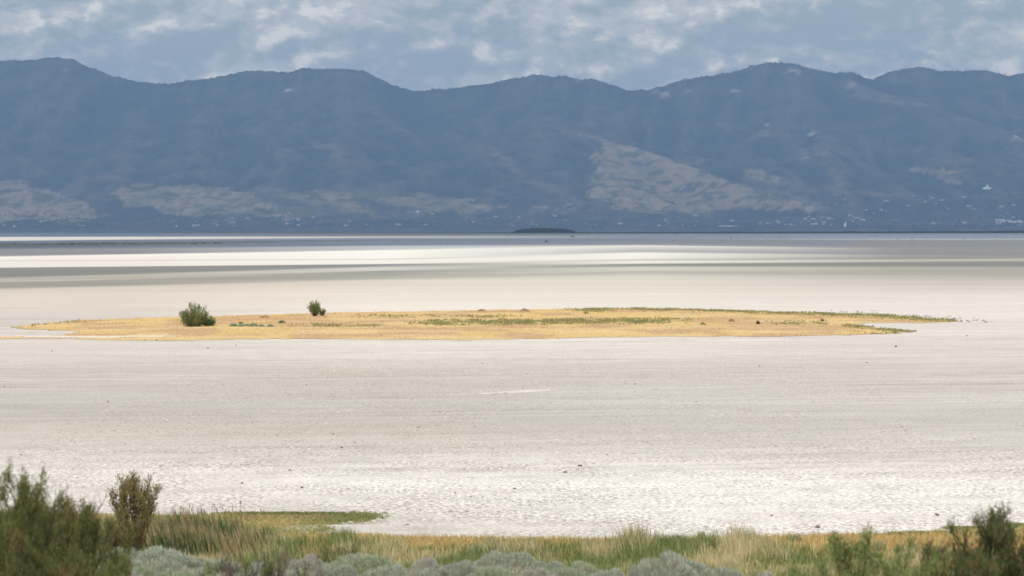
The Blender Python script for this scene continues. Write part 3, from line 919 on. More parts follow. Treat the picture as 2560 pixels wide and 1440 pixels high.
SM = [sage_meshes(1, SAGE), sage_meshes(2, SAGE), sage_meshes(3, SAGEG), sage_meshes(4, SAGEP), sage_meshes(5, SAGE)]
SAGES = [  # photo x, top y, width px, distance, variant, label
 (345, 1371, 215, 64, 0, 'broad silver sagebrush mound just right of the left tamarisks'),
 (470, 1386, 150, 63, 1, 'silver sagebrush mound below the tall dark reeds'),
 (395, 1412, 170, 58, 2, 'low yellowish-green sagebrush in front of the broad silver mound'),
 (560, 1400, 130, 61, 1, 'sagebrush mound directly behind the left twiggy shrub'),
 (650, 1412, 140, 59, 0, 'sagebrush mound between the two twiggy shrubs'),
 (780, 1389, 120, 64, 3, 'greyish sagebrush mound just right of the taller twiggy shrub'),
 (838, 1412, 120, 60, 0, 'low sagebrush mound in front of the greyish one'),
 (915, 1382, 165, 65, 2, 'rounded green-grey sagebrush mound beside the dark grass tuft'),
 (968, 1415, 130, 59, 1, 'low sagebrush at the frame bottom below the rounded green-grey mound'),
 (1072, 1399, 130, 62, 3, 'grey-brown sagebrush mound left of the tallest middle mound'),
 (1155, 1402, 120, 62, 1, 'small silver sagebrush mound right of the grey-brown mound'),
 (1268, 1380, 150, 66, 0, 'tallest silver sagebrush mound in the middle of the bottom edge'),
 (1230, 1412, 150, 59, 2, 'green sagebrush in front of the tallest middle mound'),
 (1365, 1404, 100, 63, 0, 'small pale sagebrush mound right of the tallest middle mound'),
 (1440, 1407, 150, 62, 2, 'green-grey sagebrush mound halfway to the broad right mound'),
 (1350, 1424, 120, 57, 3, 'pale grey sagebrush sliver on the frame bottom right of centre'),
 (1060, 1426, 120, 57, 0, 'sagebrush sliver on the frame bottom under the grey-brown mound'),
 (1520, 1424, 110, 59, 1, 'low sagebrush at the left foot of the broad right mound'),
 (1700, 1386, 190, 59, 1, 'broad dome of silver-green sagebrush standing out right of the middle'),
 (1612, 1404, 80, 60, 3, 'mauve-grey sagebrush on the left flank of the broad right dome'),
 (1822, 1422, 110, 60, 0, 'low sagebrush on the right flank of the broad right dome'),
 (1900, 1432, 110, 57, 1, 'last low sagebrush before the green bushes at lower right'),
 (735, 1424, 120, 57, 1, 'low sagebrush on the frame bottom under the taller twiggy shrub'),
 (500, 1424, 140, 56, 2, 'green sagebrush on the frame bottom below the dark reeds'),
 (300, 1418, 120, 55, 3, 'grey sagebrush half hidden by the left tamarisk branches'),
]
rs = np.random.RandomState(5)
for i, (u, top, wpx, D, var, lab) in enumerate(SAGES):
    loc = at(u, D)
    half = wpx * D / FPX / 2 * 1.12
    hh = max(Z_of(top, D) - loc[2], 0.3)
    root = empty('sagebrush', loc)
    tag(root, lab, 'sagebrush', 'sagebrush mounds along the bottom')
    root.rotation_euler = (0, 0, rs.rand() * 6.28)
    root.scale = (half, half, hh)
    for nm_, me in (('foliage', SM[var][0]), ('twigs', SM[var][1])):
        c = bpy.data.objects.new(nm_, me); COL.objects.link(c); c.parent = root

# ------------------------------------------------------------------ meadow grass and reeds
rs = np.random.RandomState(9)
GOLD = [(0.52, 0.37, 0.15), (0.58, 0.43, 0.20), (0.44, 0.31, 0.13), (0.56, 0.44, 0.24)]
GREEN = [(0.24, 0.27, 0.10), (0.28, 0.30, 0.13), (0.15, 0.20, 0.07), (0.36, 0.34, 0.17), (0.11, 0.165, 0.06)]
STRAW = [(0.58, 0.49, 0.29), (0.50, 0.42, 0.24), (0.64, 0.55, 0.36)]
REED = [(0.07, 0.11, 0.04), (0.09, 0.14, 0.055), (0.055, 0.095, 0.04), (0.20, 0.20, 0.09)]


def grass_patch(name, n, xr, yr, keep, hfun, pal_fun, label, wd=(0.02, 0.035), lean=(0.0, 0.0, 0.25), seg=2):
    X = xr[0] + rs.rand(n) * (xr[1] - xr[0]); Y = yr[0] + rs.rand(n) * (yr[1] - yr[0])
    kp = keep(X, Y); X = X[kp]; Y = Y[kp]; m_ = len(X)
    h = hfun(X, Y) * (0.6 + 0.6 * rs.rand(m_))
    base = np.stack([X, Y, gz(X, Y) - 0.02], -1)
    ln = np.stack([lean[0] + rs.randn(m_) * lean[2], lean[1] + rs.randn(m_) * lean[2]], -1)
    V, F, C = blades(rs, base, h, wd[0] + rs.rand(m_) * (wd[1] - wd[0]), ln, pal_fun(X, Y, m_), seg=seg)
    o = mesh_np(name, V, F, M_GRASS, None, {'tint': C})
    tag(o, label, kind='stuff')
    return o


def shore_in(X, Y): return inpoly(X, Y, SHORE_W)
def uv(X, Y): return CU + FPX * X / Y, HV + FPX * (EYE - gz(X, Y)) / Y


# golden strip just inside the shoreline
def keep_gold(X, Y):
    u, v = uv(X, Y)
    ragg = (fbm(X * 1.5, Y * .7, 3) - .5) * 0.8
    return inpoly(X, Y + ragg, SHORE_W) & (Y > 77) & ((u > 930) | (Y > 86.5) & (u > 380) | (Y < 86.5))
def h_gold(X, Y):
    return np.where(Y > 86.3, 0.10, 0.17) * (0.8 + .5 * fbm(X * .6, Y * .6, 2))
def c_gold(X, Y, n):
    u, v = uv(X, Y)
    g1 = pick(rs, n, GOLD, .15); g2 = pick(rs, n, [(0.34, 0.32, 0.12), (0.28, 0.28, 0.10), (0.42, 0.35, 0.15)], .15)
    g3 = pick(rs, n, [(0.36, 0.26, 0.15), (0.30, 0.24, 0.13)], .15)
    gm = (u < 930) & (Y > 86.0) & (fbm(X * .45, Y * .28, 3, seed=7) + 0.14 * ss(87.5, 91, Y) > 0.40)
    gr = (v < 1287) | ((u > 2150) & (fbm(X, Y, 2) > .6) & ~inpoly(X, Y + 0.9, SHORE_W))
    br = (u > 600) & (u < 900) & (v > 1287) & (v < 1301) & (rs.rand(n) > .4)
    c = np.where(gm[:, None], g2, g1)
    c = np.where(br[:, None], g3, c)
    return np.where(gr[:, None], pick(rs, n, [(0.13, 0.17, 0.07), (0.17, 0.20, 0.09)], .15), c)
grass_patch('golden_grass', 110000, (-19, 22), (75, 95.5), keep_gold, h_gold, c_gold, 'golden low grass strip along the near shoreline', (0.03, 0.06), (0, 0, .3), seg=1)


# taller mixed green and straw meadow
def keep_mead(X, Y):
    u, v = uv(X, Y)
    lim = 80.3 + 2.6 * ss(960, 820, u) + 1.5 * ss(1450, 1600, u) * ss(1950, 1800, u) - 1.0 * ss(1900, 2300, u) + (fbm(X * .7, Y * .0, 3) - .5) * 2.6
    lim = lim - 1.2 * ss(2250, 2500, u)
    dens = fbm(X * .9, Y * .4, 3, seed=21)
    return (Y < lim) & (rs.rand(len(X)) < 0.45 + 1.3 * ss(.35, .6, dens))
def h_mead(X, Y):
    u, v = uv(X, Y)
    n_ = fbm(X * .55, Y * .12, 3, seed=13)
    h = 0.26 + 0.30 * ss(.42, .72, n_)
    for cu, wd_, a in ((860, 45, .25), (1585, 34, .34), (1700, 55, .18), (1760, 15, .18), (1865, 25, .20), (1835, 12, .3), (2000, 50, .15)):
        h = h + a * np.exp(-((u - cu) / wd_) ** 2) * (Y > 77)
    return h * (1 - 0.30 * ss(2050, 2400, u))
def c_mead(X, Y, n):
    g_ = pick(rs, n, GREEN, .2); s_ = pick(rs, n, STRAW, .2)
    m1 = fbm(X * .8, Y * .3, 3, seed=17) + (rs.rand(n) - .5) * .42
    u, v = uv(X, Y)
    return np.where((m1 > .57 + 0.03 * ss(1500, 1900, u))[:, None], s_, g_)
grass_patch('meadow_grass', 170000, (-18, 22), (64, 87.5), keep_mead, h_mead, c_mead, 'mixed green and straw-coloured tall grass behind the sagebrush', (0.018, 0.034), (-0.04, 0, .16))


# dark reeds at left, leaning left
def keep_reed(X, Y):
    u, v = uv(X, Y)
    e = ((u - 500) / 175) ** 2 + ((Y - 81.0) / 5.5) ** 2 < 1.0 + (fbm(X, Y, 2) - .5)
    e |= (((u - 850) / 55) ** 2 + ((Y - 73.5) / 2.5) ** 2 < 1.0)
    e |= (u < 330) & (Y < 84) & (Y > 73)
    return e
def h_reed(X, Y):
    u, v = uv(X, Y)
    return np.where(u > 700, 0.55, 0.88) * (0.75 + .5 * fbm(X * .8, Y * .2, 2, seed=5)) * (1 - 0.3 * ss(540, 660, u) * (u < 700))
def c_reed(X, Y, n):
    u, v = uv(X, Y)
    m1 = fbm(X * 1.6, Y * .8, 3, seed=19) + (rs.rand(n) - .5) * .5
    return np.where((m1 > .56)[:, None], pick(rs, n, [(0.42, 0.32, 0.17), (0.36, 0.29, 0.17), (0.48, 0.38, 0.22)], .2), pick(rs, n, REED, .2))
grass_patch('reeds', 26000, (-20, -4), (70, 88), keep_reed, h_reed, c_reed, 'tall dark green reeds leaning left behind the sagebrush', (0.02, 0.05), (-0.22, 0, .10))

# feathery pale grass bunches above the meadow
def bunch(u, D, h, wpx, label, pal, n=420):
    x, y, z = at(u, D)
    rr = wpx * D / FPX / 2
    base = np.stack([x + np.clip(rs.randn(n), -1.6, 1.6) * rr * .42, y + np.clip(rs.randn(n), -1.5, 1.5) * .12, np.full(n, z - .02)], -1)
    ln = np.stack([(base[:, 0] - x) / (rr + .01) * .10 + rs.randn(n) * .07, rs.randn(n) * .08], -1)
    V, F, C = blades(rs, base - [x, y, z], h * (.28 + .85 * rs.rand(n) ** 1.6), .009 + .010 * rs.rand(n), ln * 1.6, pick(rs, n, pal, .2))
    o = mesh_np('grass_bunch', V, F, M_GRASS, None, {'tint': C}); o.location = (x, y, z)
    tag(o, label, 'grass bunch', 'grass bunches rising above the meadow')
PB = [(0.40, 0.37, 0.21), (0.30, 0.31, 0.15), (0.50, 0.44, 0.28), (0.22, 0.25, 0.11)]
for u, D, top, wpx, lab in [
  (860, 85, 1312, 70, 'pale feathery grass bunch beside the white inlet near the green spit'),
  (1585, 84, 1318, 60, 'tallest grass bunch on the shoreline right of the middle'),
  (1690, 83.5, 1332, 70, 'wide feathery grass bunch between the two tallest bunches'),
  (1755, 84, 1325, 22, 'thin upright grass bunch at the right end of the wide feathery one'),
  (1836, 84.5, 1330, 24, 'small dark green grass bunch left of the pale brownish bunch'),
  (1880, 84, 1325, 50, 'pale brownish grass bunch on the shoreline right of the small dark bunch'),
  (1985, 83.5, 1326, 46, 'thin wispy grass bunch left of the tan-tipped tamarisk shoot'),
  (2200, 80, 1345, 40, 'wispy grass bunch right of the tan-tipped tamarisk shoot')]:
    bunch(u, D, Z_of(top, D) - float(gz(X_of(u, D), D)), wpx, lab, PB)

# reed plumes over the dark reeds (tan seed heads)
n = 90
X = X_of(rs.rand(n) * 330 + 330, 84.5); Y = 80 + rs.rand(n) * 6
base = np.stack([X, Y, gz(X, Y)], -1)
h = .78 + rs.rand(n) * .38
V1, F1, C1 = blades(rs, base, h, np.full(n, .010), np.stack([-.12 + rs.randn(n) * .06, rs.randn(n) * .05], -1), pick(rs, n, STRAW, .15))
tips = V1.reshape(-1, 5, 3)[:, 4]
k_ = 9
PT = np.repeat(tips, k_, 0) - [0, 0, .10] + rs.randn(n * k_, 3) * [.012, .012, .05]
V2, F2, C2 = leaf_tris(rs, PT, np.tile([-.15, 0, 1.], (n * k_, 1)), .10, .022, pick(rs, n * k_, [(0.40, 0.29, 0.17), (0.33, 0.23, 0.14), (0.48, 0.36, .22)], .15), .25)
o = mesh_np('reed_plumes', np.concatenate([V1, V2]), np.concatenate([F1, F2 + len(V1)]), M_GRASS, None, {'tint': np.concatenate([C1, C2])})
tag(o, 'tan feathery seed heads above the dark reeds', kind='stuff')

# small green salt plants fringing the spit and the shore
n = 2600
pts = []
for (u, v, su, sv, k2) in [(900,1290,45,6,260),(870,1300,50,4,160),(920,1293,16,4,160),(800,1325,30,8,80),(700,1283.5,150,.8,240),(2300,1334,60,2,180),(2400,1322,40,3,200),(1860,1349,40,1.2,70),(2560,1313,60,2,160),(1500,1355.5,260,1,130)]:
    for i in range(k2):
        pts.append(P(u + rs.randn() * su * .6, v + rs.randn() * sv * .6))
pts = np.array(pts); k3 = 7
B = np.repeat(pts, k3, 0) + rs.randn(len(pts) * k3, 3) * [.05, .08, 0]
B[:, 2] = 0
V, F, C = blades(rs, B, .03 + .06 * rs.rand(len(B)), np.full(len(B), .045), rs.randn(len(B), 2) * .5, pick(rs, len(B), [(0.24, 0.25, 0.10), (0.28, 0.28, 0.12), (0.19, 0.22, 0.09)], .2), seg=1)
o = mesh_np('salt_plants', V, F, M_GRASS, None, {'tint': C})
tag(o, 'low dark green salt plants fringing the shoreline', kind='stuff')

# ------------------------------------------------------------------ grass island
ISLP = [(20,819),(130,807),(200,800.5),(300,797),(400,794),(540,790),(700,786),(900,780.5),(1100,777.5),(1300,774.5),(1450,772),(1600,771),(1750,774),(1900,779),
 (2100,784),(2250,790),(2340,797),(2412,804),(2340,807),(2200,808.5),(2135,811),(2190,818),(2290,830),(2230,835),(2100,838),(1900,841),(1700,842),
 (1500,844),(1300,848),(1070,850.5),(900,848.5),(700,848.5),(500,850.5),(290,850.5),(150,847),(-30,849),(-30,843.5),(150,838.5),(190,830),(60,823)]
ISLW = [P(u, v)[:2] for u, v in ISLP]
xs = np.arange(-64, 58, 0.30); ys = np.arange(236, 345, 0.45)
XX, YY = np.meshgrid(xs, ys)
U = CU + FPX * XX / YY; Vv = HV + FPX * EYE / YY
rag = (fbm(XX * .5, YY * .25, 4, seed=31) - .5)
rag2 = (fbm(XX * 1.3, YY * .6, 3, seed=33) - .5)
ins = inpoly(XX + rag2 * 2.4, YY + rag * 5.0, ISLW)
# no hard holes: white gaps in the lower left fringe
gapm = (U > 60) & (U < 660) & (Vv > 839.5) & (Vv < 846) & (fbm(XX * .10, YY * .55, 3, seed=35) > .57)
dist = np.ones(XX.shape) * 1e9
for i in range(len(ISLW)):
    a = np.array(ISLW[i]); b = np.array(ISLW[(i + 1) % len(ISLW)]); ab = b - a
    tt = np.clip(((XX - a[0]) * ab[0] + (YY - a[1]) * ab[1]) / (ab @ ab + 1e-9), 0, 1)
    dist = np.minimum(dist, np.hypot(XX - a[0] - tt * ab[0], YY - a[1] - tt * ab[1]))
ZI = 0.02 + 0.16 * ss(0, 14, dist) + (fbm(XX * .2, YY * .1, 3) - .5) * .10 * ss(0, 8, dist)


def isl_color(X, Y, n_):
    U = CU + FPX * X / Y; Vv = HV + FPX * EYE / Y
    nn = fbm(X * .25, Y * .10, 4, seed=41)
    yellow = np.array([0.575, 0.43, 0.215]); pink = np.array([0.49, 0.345, 0.205]); ylite = np.array([0.61, 0.48, 0.28])
    pm = ss(.42, .6, nn + .16 * np.exp(-((U - 800) / 260) ** 2 - ((Vv - 803) / 18) ** 2) + .15 * np.exp(-((Vv - 826) / 5.) ** 2) * (U > 700) + .1 * np.exp(-((U - 1900) / 250) ** 2 - ((Vv - 815) / 12) ** 2))
    c = yellow * (1 - pm[..., None]) + pink * pm[..., None]
    lm = ss(.5, .65, fbm(X * .12, Y * .3, 3, seed=43)) * .6
    c = c * (1 - lm[..., None]) + ylite * lm[..., None]
    return c


def isl_green(U, Vv, X, Y):
    band = np.exp(-((Vv - (812 - (U - 1040) * .008)) / 6.5) ** 4) * ss(1000, 1080, U) * ss(1760, 1620, U)
    b2 = np.exp(-((Vv - 818) / 3) ** 2) * ss(700, 850, U) * ss(990, 900, U) * .7
    b3 = np.exp(-((Vv - 795) / 3) ** 2) * ss(850, 1000, U) * ss(1350, 1200, U) * .35
    top = np.exp(-((Vv - np.interp(U, [1300, 1600, 1900, 2250, 2412], [774, 774, 781, 793, 803])) / np.interp(U, [1300, 1900, 2400], [2.5, 4.0, 6])) ** 2) * ss(1400, 1500, U) * 1.3
    low = np.exp(-((Vv - np.interp(U, [2110, 2200, 2285], [815, 824, 831])) / 3.5) ** 2) * ss(2080, 2140, U) * .9
    low2 = np.exp(-((Vv - 836) / 2) ** 2) * ss(2130, 2200, U) * .6
    mid = np.exp(-((Vv - 810) / 3) ** 2) * ss(1910, 1960, U) * ss(2080, 2040, U) * .7
    left = np.exp(-((Vv - np.interp(U, [0, 60, 200], [820, 814, 803])) / 2.5) ** 2) * ss(260, 150, U) * .35
    e1 = np.exp(-((Vv - 780) / 3.) ** 2) * np.exp(-((U - 1480) / 50) ** 2) * .8
    e2 = np.exp(-((Vv - 778) / 3.) ** 2) * np.exp(-((U - 1640) / 40) ** 2) * .5
    return np.clip(band + b2 + b3 + top + low + low2 + mid + left + e1 + e2, 0, 1)


ci = isl_color(XX, YY, 0)
gm_ = isl_green(U, Vv, XX, YY) * ss(.35, .6, fbm(XX * .9, YY * .35, 3, seed=45))
ci = ci * (1 - .75 * gm_[..., None]) + np.array([0.27, 0.25, 0.11]) * .75 * gm_[..., None]
ci = np.where(gapm[..., None], np.array([0.66, 0.60, 0.54]), ci)
ny, nx = XX.shape
idx = np.arange(ny * nx).reshape(ny, nx)
q = ins[:-1, :-1] & ins[:-1, 1:] & ins[1:, 1:] & ins[1:, :-1]
F = np.stack([idx[:-1, :-1], idx[:-1, 1:], idx[1:, 1:], idx[1:, :-1]], -1)[q]
used = np.unique(F); remap = np.full(ny * nx, -1); remap[used] = np.arange(len(used))
o = mesh_np('island_ground', np.stack([XX, YY, ZI], -1).reshape(-1, 3)[used], remap[F], M_SOIL, col={'tint': ci.reshape(-1, 3)[used]}, smooth=True)
tag(o, 'long low island of dry yellow grass on the salt flat', kind='structure')

# tufts on the island
FQ = F.reshape(-1, 4)
VQ = np.stack([XX, YY, ZI], -1).reshape(-1, 3)
pickf = FQ[rs.randint(0, len(FQ), 70000)]
pickf = pickf[~gapm.reshape(-1)[pickf[:, 0]]]
pos = VQ[pickf[:, 0]] + rs.rand(len(pickf), 3) * [.3, .45, 0]
Uu = CU + FPX * pos[:, 0] / pos[:, 1]; V2_ = HV + FPX * EYE / pos[:, 1]
c = isl_color(pos[:, 0], pos[:, 1], 0) * (1.12 + .16 * rs.rand(len(pos), 1))
hh = .07 + .12 * rs.rand(len(pos)) * ss(.3, .7, fbm(pos[:, 0] * .5, pos[:, 1] * .2, 3, seed=51))
V, F, C = blades(rs, pos, hh, .04 + .06 * rs.rand(len(pos)), rs.randn(len(pos), 2) * .5, c, seg=1)
o = mesh_np('island_grass', V, F, M_GRASS, None, {'tint': C}); tag(o, 'dry yellow grass tufts covering the island', kind='stuff')
gmask = isl_green(Uu, V2_, pos[:, 0], pos[:, 1]) * ss(.30, .58, fbm(pos[:, 0] * .7, pos[:, 1] * .3, 3, seed=47))
kp = rs.rand(len(pos)) < gmask * .9
gp = pos[kp]
gp = np.repeat(gp, 2, 0) + rs.randn(len(gp) * 2, 3) * [.15, .25, 0]
hh = .10 + .16 * rs.rand(len(gp))
V, F, C = blades(rs, gp, hh, .12 + .12 * rs.rand(len(gp)), rs.randn(len(gp), 2) * .5, pick(rs, len(gp), [(0.27, 0.265, 0.12), (0.22, 0.235, 0.10), (0.34, 0.30, 0.15)], .2), seg=1)
o = mesh_np('island_green_plants', V, F, M_GRASS, None, {'tint': C}); tag(o, 'dark green low plants in bands across the yellow island', kind='stuff')
# stray plants off the right tip
pp = []
for i in range(170):
    f = rs.rand() ** 1.3; pp.append(P(2120 + f * 350 + rs.randn() * 15, 783 + f * 24 + abs(rs.randn()) * -3 + rs.randn() * 2.5))
pp = np.array(pp); pp = np.repeat(pp, 4, 0) + rs.randn(len(pp) * 4, 3) * [.12, .2, 0]; pp[:, 2] = 0
V, F, C = blades(rs, pp, 0.04 + .09 * rs.rand(len(pp)), .06 + .09 * rs.rand(len(pp)), rs.randn(len(pp), 2) * .4, pick(rs, len(pp), [(0.11, 0.13, 0.06), (0.14, 0.16, 0.07)], .2), seg=1)
o = mesh_np('salt_plants', V, F, M_GRASS, None, {'tint': C}); tag(o, 'scattered dark plants trailing off the right tip of the island', kind='stuff')

# countable low shrubs on the island
LS = [(584,818,22,8,1,'blue-green low shrub, first right of the largest island bush'),
      (603,818,16,6,1,'blue-green low shrub, second right of the largest island bush'),
      (617,817,12,5,1,'blue-green low shrub, third right of the largest island bush'),
      (635,818,24,9,1,'blue-green low shrub, widest of the row right of the largest bush'),
      (655,818,12,5,1,'blue-green low shrub, fifth in the row right of the largest bush'),
      (676,818,16,5,1,'blue-green low shrub, last of the row right of the largest bush'),
      (602,811,10,4,0,'small olive tuft just above the row of blue-green shrubs'),
      (704,809,16,6,0,'lone green tuft above and right of the blue-green shrub row'),
      (1895,811,7,7,2,'small dark brown shrub standing alone on the right part of the island'),
      (1829,805,12,6,3,'small mauve-brown shrub on the right part of the island'),
      (1757,813,11,4,0,'small dark green tuft low on the right half of the island'),
      (662,796,26,6,3,'flat reddish-brown shrub between the two island bushes'),
      (1312,780,24,7,3,'grey-brown low shrub near the middle of the far island edge'),
      (1205,779,22,5,3,'grey-brown low shrub left of the middle of the far island edge'),
      (2055,803,8,5,3,'small brown shrub near the fork at the right end of the island'),
      (1466,786,12,5,3,'small reddish shrub below the green fringe of the far edge')]
LP_ = [[(0.13, 0.17, 0.08), (0.16, 0.19, 0.09)], [(0.21, 0.27, 0.20), (0.17, 0.23, 0.17)], [(0.10, 0.09, 0.06), (0.13, 0.10, 0.07)], [(0.34, 0.26, 0.18), (0.29, 0.23, 0.16)]]
for u, v, wpx, hpx, pi, lab in LS:
    x, y, _ = P(u, v, 0.12); n = 420
    rx = wpx * y / FPX / 2; rz = hpx * y / FPX
    th = rs.rand(n) * 6.28; ph = np.arccos(rs.rand(n)); rr = .6 + .45 * rs.rand(n)
    p = np.stack([np.cos(th) * np.sin(ph) * rx * rr, np.sin(th) * np.sin(ph) * rx * rr, np.cos(ph) * rz * rr], -1)
    V, F, C = leaf_tris(rs, p, p / (np.abs(p).max() + 1e-6) + [0, 0, .5], .14, .06, pick(rs, n, LP_[pi], .2))
    o = mesh_np('low_shrub', V, F, M_LEAF, None, {'tint': C}); o.location = (x, y, .10)
    tag(o, lab, 'shrub', 'low shrubs dotted on the island')

# pale sand streak on the open flat
SB = [(1195, 983), (1250, 979.5), (1300, 975.5), (1376, 973), (1376, 977), (1330, 980.5), (1270, 984), (1210, 986.5)]
SBd = []
for (ua, va), (ub, vb) in zip(SB, SB[1:] + SB[:1]):
    for k_ in range(9):
        f = k_ / 9.0
        SBd.append((ua + (ub - ua) * f + rs.randn() * 2.0, va + (vb - va) * f + rs.randn() * .18))
sbw = np.array([P(u, v)[:2] for u, v in SBd])
cen = sbw.mean(0)
Vs = [(*cen, .035)] + [(*(cen + (p - cen) * .7), .03) for p in sbw] + [(*p, .006) for p in sbw]
n = len(sbw); Fs = []
Ft = [(0, 1 + i, 1 + (i + 1) % n) for i in range(n)]
for i in range(n):
    a, b = 1 + i, 1 + (i + 1) % n; c_, d_ = b + n, a + n
    Ft += [(a, d_, c_), (a, c_, b)]
o = mesh_np('sand_bar', Vs, Ft, M_SOIL, col={'tint': np.tile([0.60, 0.555, 0.50], (len(Vs), 1))}, smooth=True)
tag(o, 'thin cream sand streak alone on the grey open flat', kind='structure')

# ------------------------------------------------------------------ stones
import bmesh


def stone_mesh(seed):
    r_ = np.random.RandomState(seed)
    bm = bmesh.new(); bmesh.ops.create_icosphere(bm, subdivisions=2, radius=1)
    for v_ in bm.verts:
        q_ = v_.co
        v_.co = q_ * (0.75 + 0.5 * float(vnoise(q_.x * 1.7 + seed * 5, q_.y * 1.7 + q_.z * 1.3)))
        v_.co.z = max(v_.co.z * .7, -.2)
    me = bpy.data.meshes.new('stone'); bm.to_mesh(me); bm.free(); me.materials.append(M_STONE)
    return me


STM = [stone_mesh(i) for i in range(5)]
ST = [(1450,1165,12,6,'flat dark stone, larger of the close pair right of the middle'),(1413,1181,12,5,'dark stone lying lower left of the larger flat one in the close pair'),
 (725,1176,9,4,'dark stone alone above the green spit'),(605,1208,10,5,'reddish stone above the dark reeds'),
 (755,1220,9,5,'small upright dark stone above the tip of the spit'),(834,1087,7,3,0),(854,1120,8,4,0),
 (1177,1242,9,3,'flat dark stone, left end of the scattered group above the middle meadow'),(1263,1246,8,3,0),(1287,1222,9,4,0),(1324,1263,8,3,0),(1137,1233,4,6,0),(1206,1241,8,3,0),
 (1019,1312,9,4,'reddish dark stone off the tip of the green spit'),(1929,1289,9,4,'small black stone alone on the white crust at right'),(1616,1325,9,4,'brown stone right above the tallest grass bunch'),
 (2044,1320,14,9,'largest brown stone, close to the golden shoreline at right'),(2343,1288,14,7,'dark wedge-shaped stone on the white crust left of the tall dark right bush'),(2397,1288,9,3,'flat brown stone just right of the wedge-shaped one'),
 (2490,1268,7,4,0),(1518,1137,6,3,0),(1587,960,6,3,0),(1641,974,4,2,0),(630,1056,6,3,0),(886,1107,5,3,0),(766,963,5,3,0),(270,1004,5,3,0),(52,1137,7,4,'reddish stone near the left edge above the tamarisks'),
 (392,851,6,4,'dark stone on the near edge of the yellow island below its left part'),(363,850,4,3,0),(130,878,5,3,0),(520,870,6,3,0),(590,863,4,3,0),(1898,915,6,3,0),(2240,867,7,5,'dark stone alone on the flat right of the island tip'),(2167,907,5,3,0),(2418,840,7,3,0),
 (1205,908,5,2,0),(2195,906,4,2,0),(1990,1043,4,2,0),(2255,1068,6,2,0),(1100,1030,4,2,0),(1560,1060,5,2,0),(10,966,5,3,0),(2420,1000,4,2,0),(440,905,4,2,0),(1660,1165,5,2,0),(1900,1215,5,2,0),(1190,1115,6,2,0),(1160,1175,6,2,0),(270,1300,6,2,0)]
_zn = [(0, 856, 'by the island edge'), (856, 925, 'between island and sand streak'), (925, 1050, 'level with the sand streak'),
       (1050, 1150, 'just below the sand streak'), (1150, 1235, 'on the white crust'), (1235, 1500, 'near the front shoreline')]
_or = 'first second third fourth fifth sixth seventh eighth ninth tenth eleventh twelfth'.split()
_lab = {}
for z0_, z1_, nm_ in _zn:
    m_ = sorted([i for i, q_ in enumerate(ST) if z0_ <= q_[1] < z1_ and not q_[4]], key=lambda i: ST[i][0])
    for k_, i in enumerate(m_): _lab[i] = ('tiny dark stone, %s from the left, %s' % (_or[k_], nm_)) if len(m_) > 1 else 'only tiny dark stone ' + nm_
for i, (u, v, wpx, hpx, lab) in enumerate(ST):
    x, y, _ = P(u, v + .3)
    o = bpy.data.objects.new('stone', STM[i % 5]); COL.objects.link(o)
    o.location = (x, y, 0.0); rw = wpx * y / FPX / 2
    o.scale = (rw, rw * .8, hpx * y / FPX * 1.0); o.rotation_euler = (0, 0, i * 1.7)
    tag(o, lab or _lab[i], 'stone', 'stones scattered on the salt flat')

# loose crust flakes: real relief of the near playa
n = 60000
X = rs.rand(n) * 46 - 23; Y = 84 + rs.rand(n) ** 1.5 * 110
kp = ~inpoly(X, Y - .5, SHORE_W) & (np.abs(X) < Y * .215 + 2); X = X[kp]; Y = Y[kp]; n = len(X)
cl_ = fbm(X * .25, Y * .10, 3, seed=61); kp = rs.rand(n) < ss(.3, .65, cl_) + .15; X = X[kp]; Y = Y[kp]; n = len(X)
sz = .03 + .09 * rs.rand(n) ** 2
th = rs.rand(n) * 6.28
a_ = np.stack([np.cos(th), np.sin(th)], -1) * sz[:, None] * 1.5; b_ = np.stack([-np.sin(th), np.cos(th)], -1) * sz[:, None] * .8
B = np.stack([X, Y], -1); z0 = np.full((n, 1), -.005); hz = (sz * (.12 + .22 * rs.rand(n)))[:, None]
V = np.stack([np.concatenate([B - a_, z0], 1), np.concatenate([B + b_, z0], 1), np.concatenate([B + a_, z0], 1), np.concatenate([B - b_, z0], 1), np.concatenate([B + a_ * .2, hz], 1)], 1)
bb = np.arange(n)[:, None] * 5
F = np.concatenate([bb + [0, 3, 4], bb + [3, 2, 4], bb + [2, 1, 4], bb + [1, 0, 4]], 0)
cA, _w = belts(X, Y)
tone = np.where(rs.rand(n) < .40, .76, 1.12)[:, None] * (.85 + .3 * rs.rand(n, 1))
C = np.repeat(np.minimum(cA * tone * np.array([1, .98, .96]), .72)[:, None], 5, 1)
o = mesh_np('crust_flakes', V.reshape(-1, 3), F, M_SOIL, None, {'tint': C.reshape(-1, 3)})
tag(o, 'loose grey and white salt crust flakes on the near flat', kind='stuff')

# ------------------------------------------------------------------ far flat: scrub dots, bank, islet, shore line
DARKG = [(0.07, 0.08, 0.045), (0.10, 0.10, 0.06), (0.055, 0.065, 0.04)]


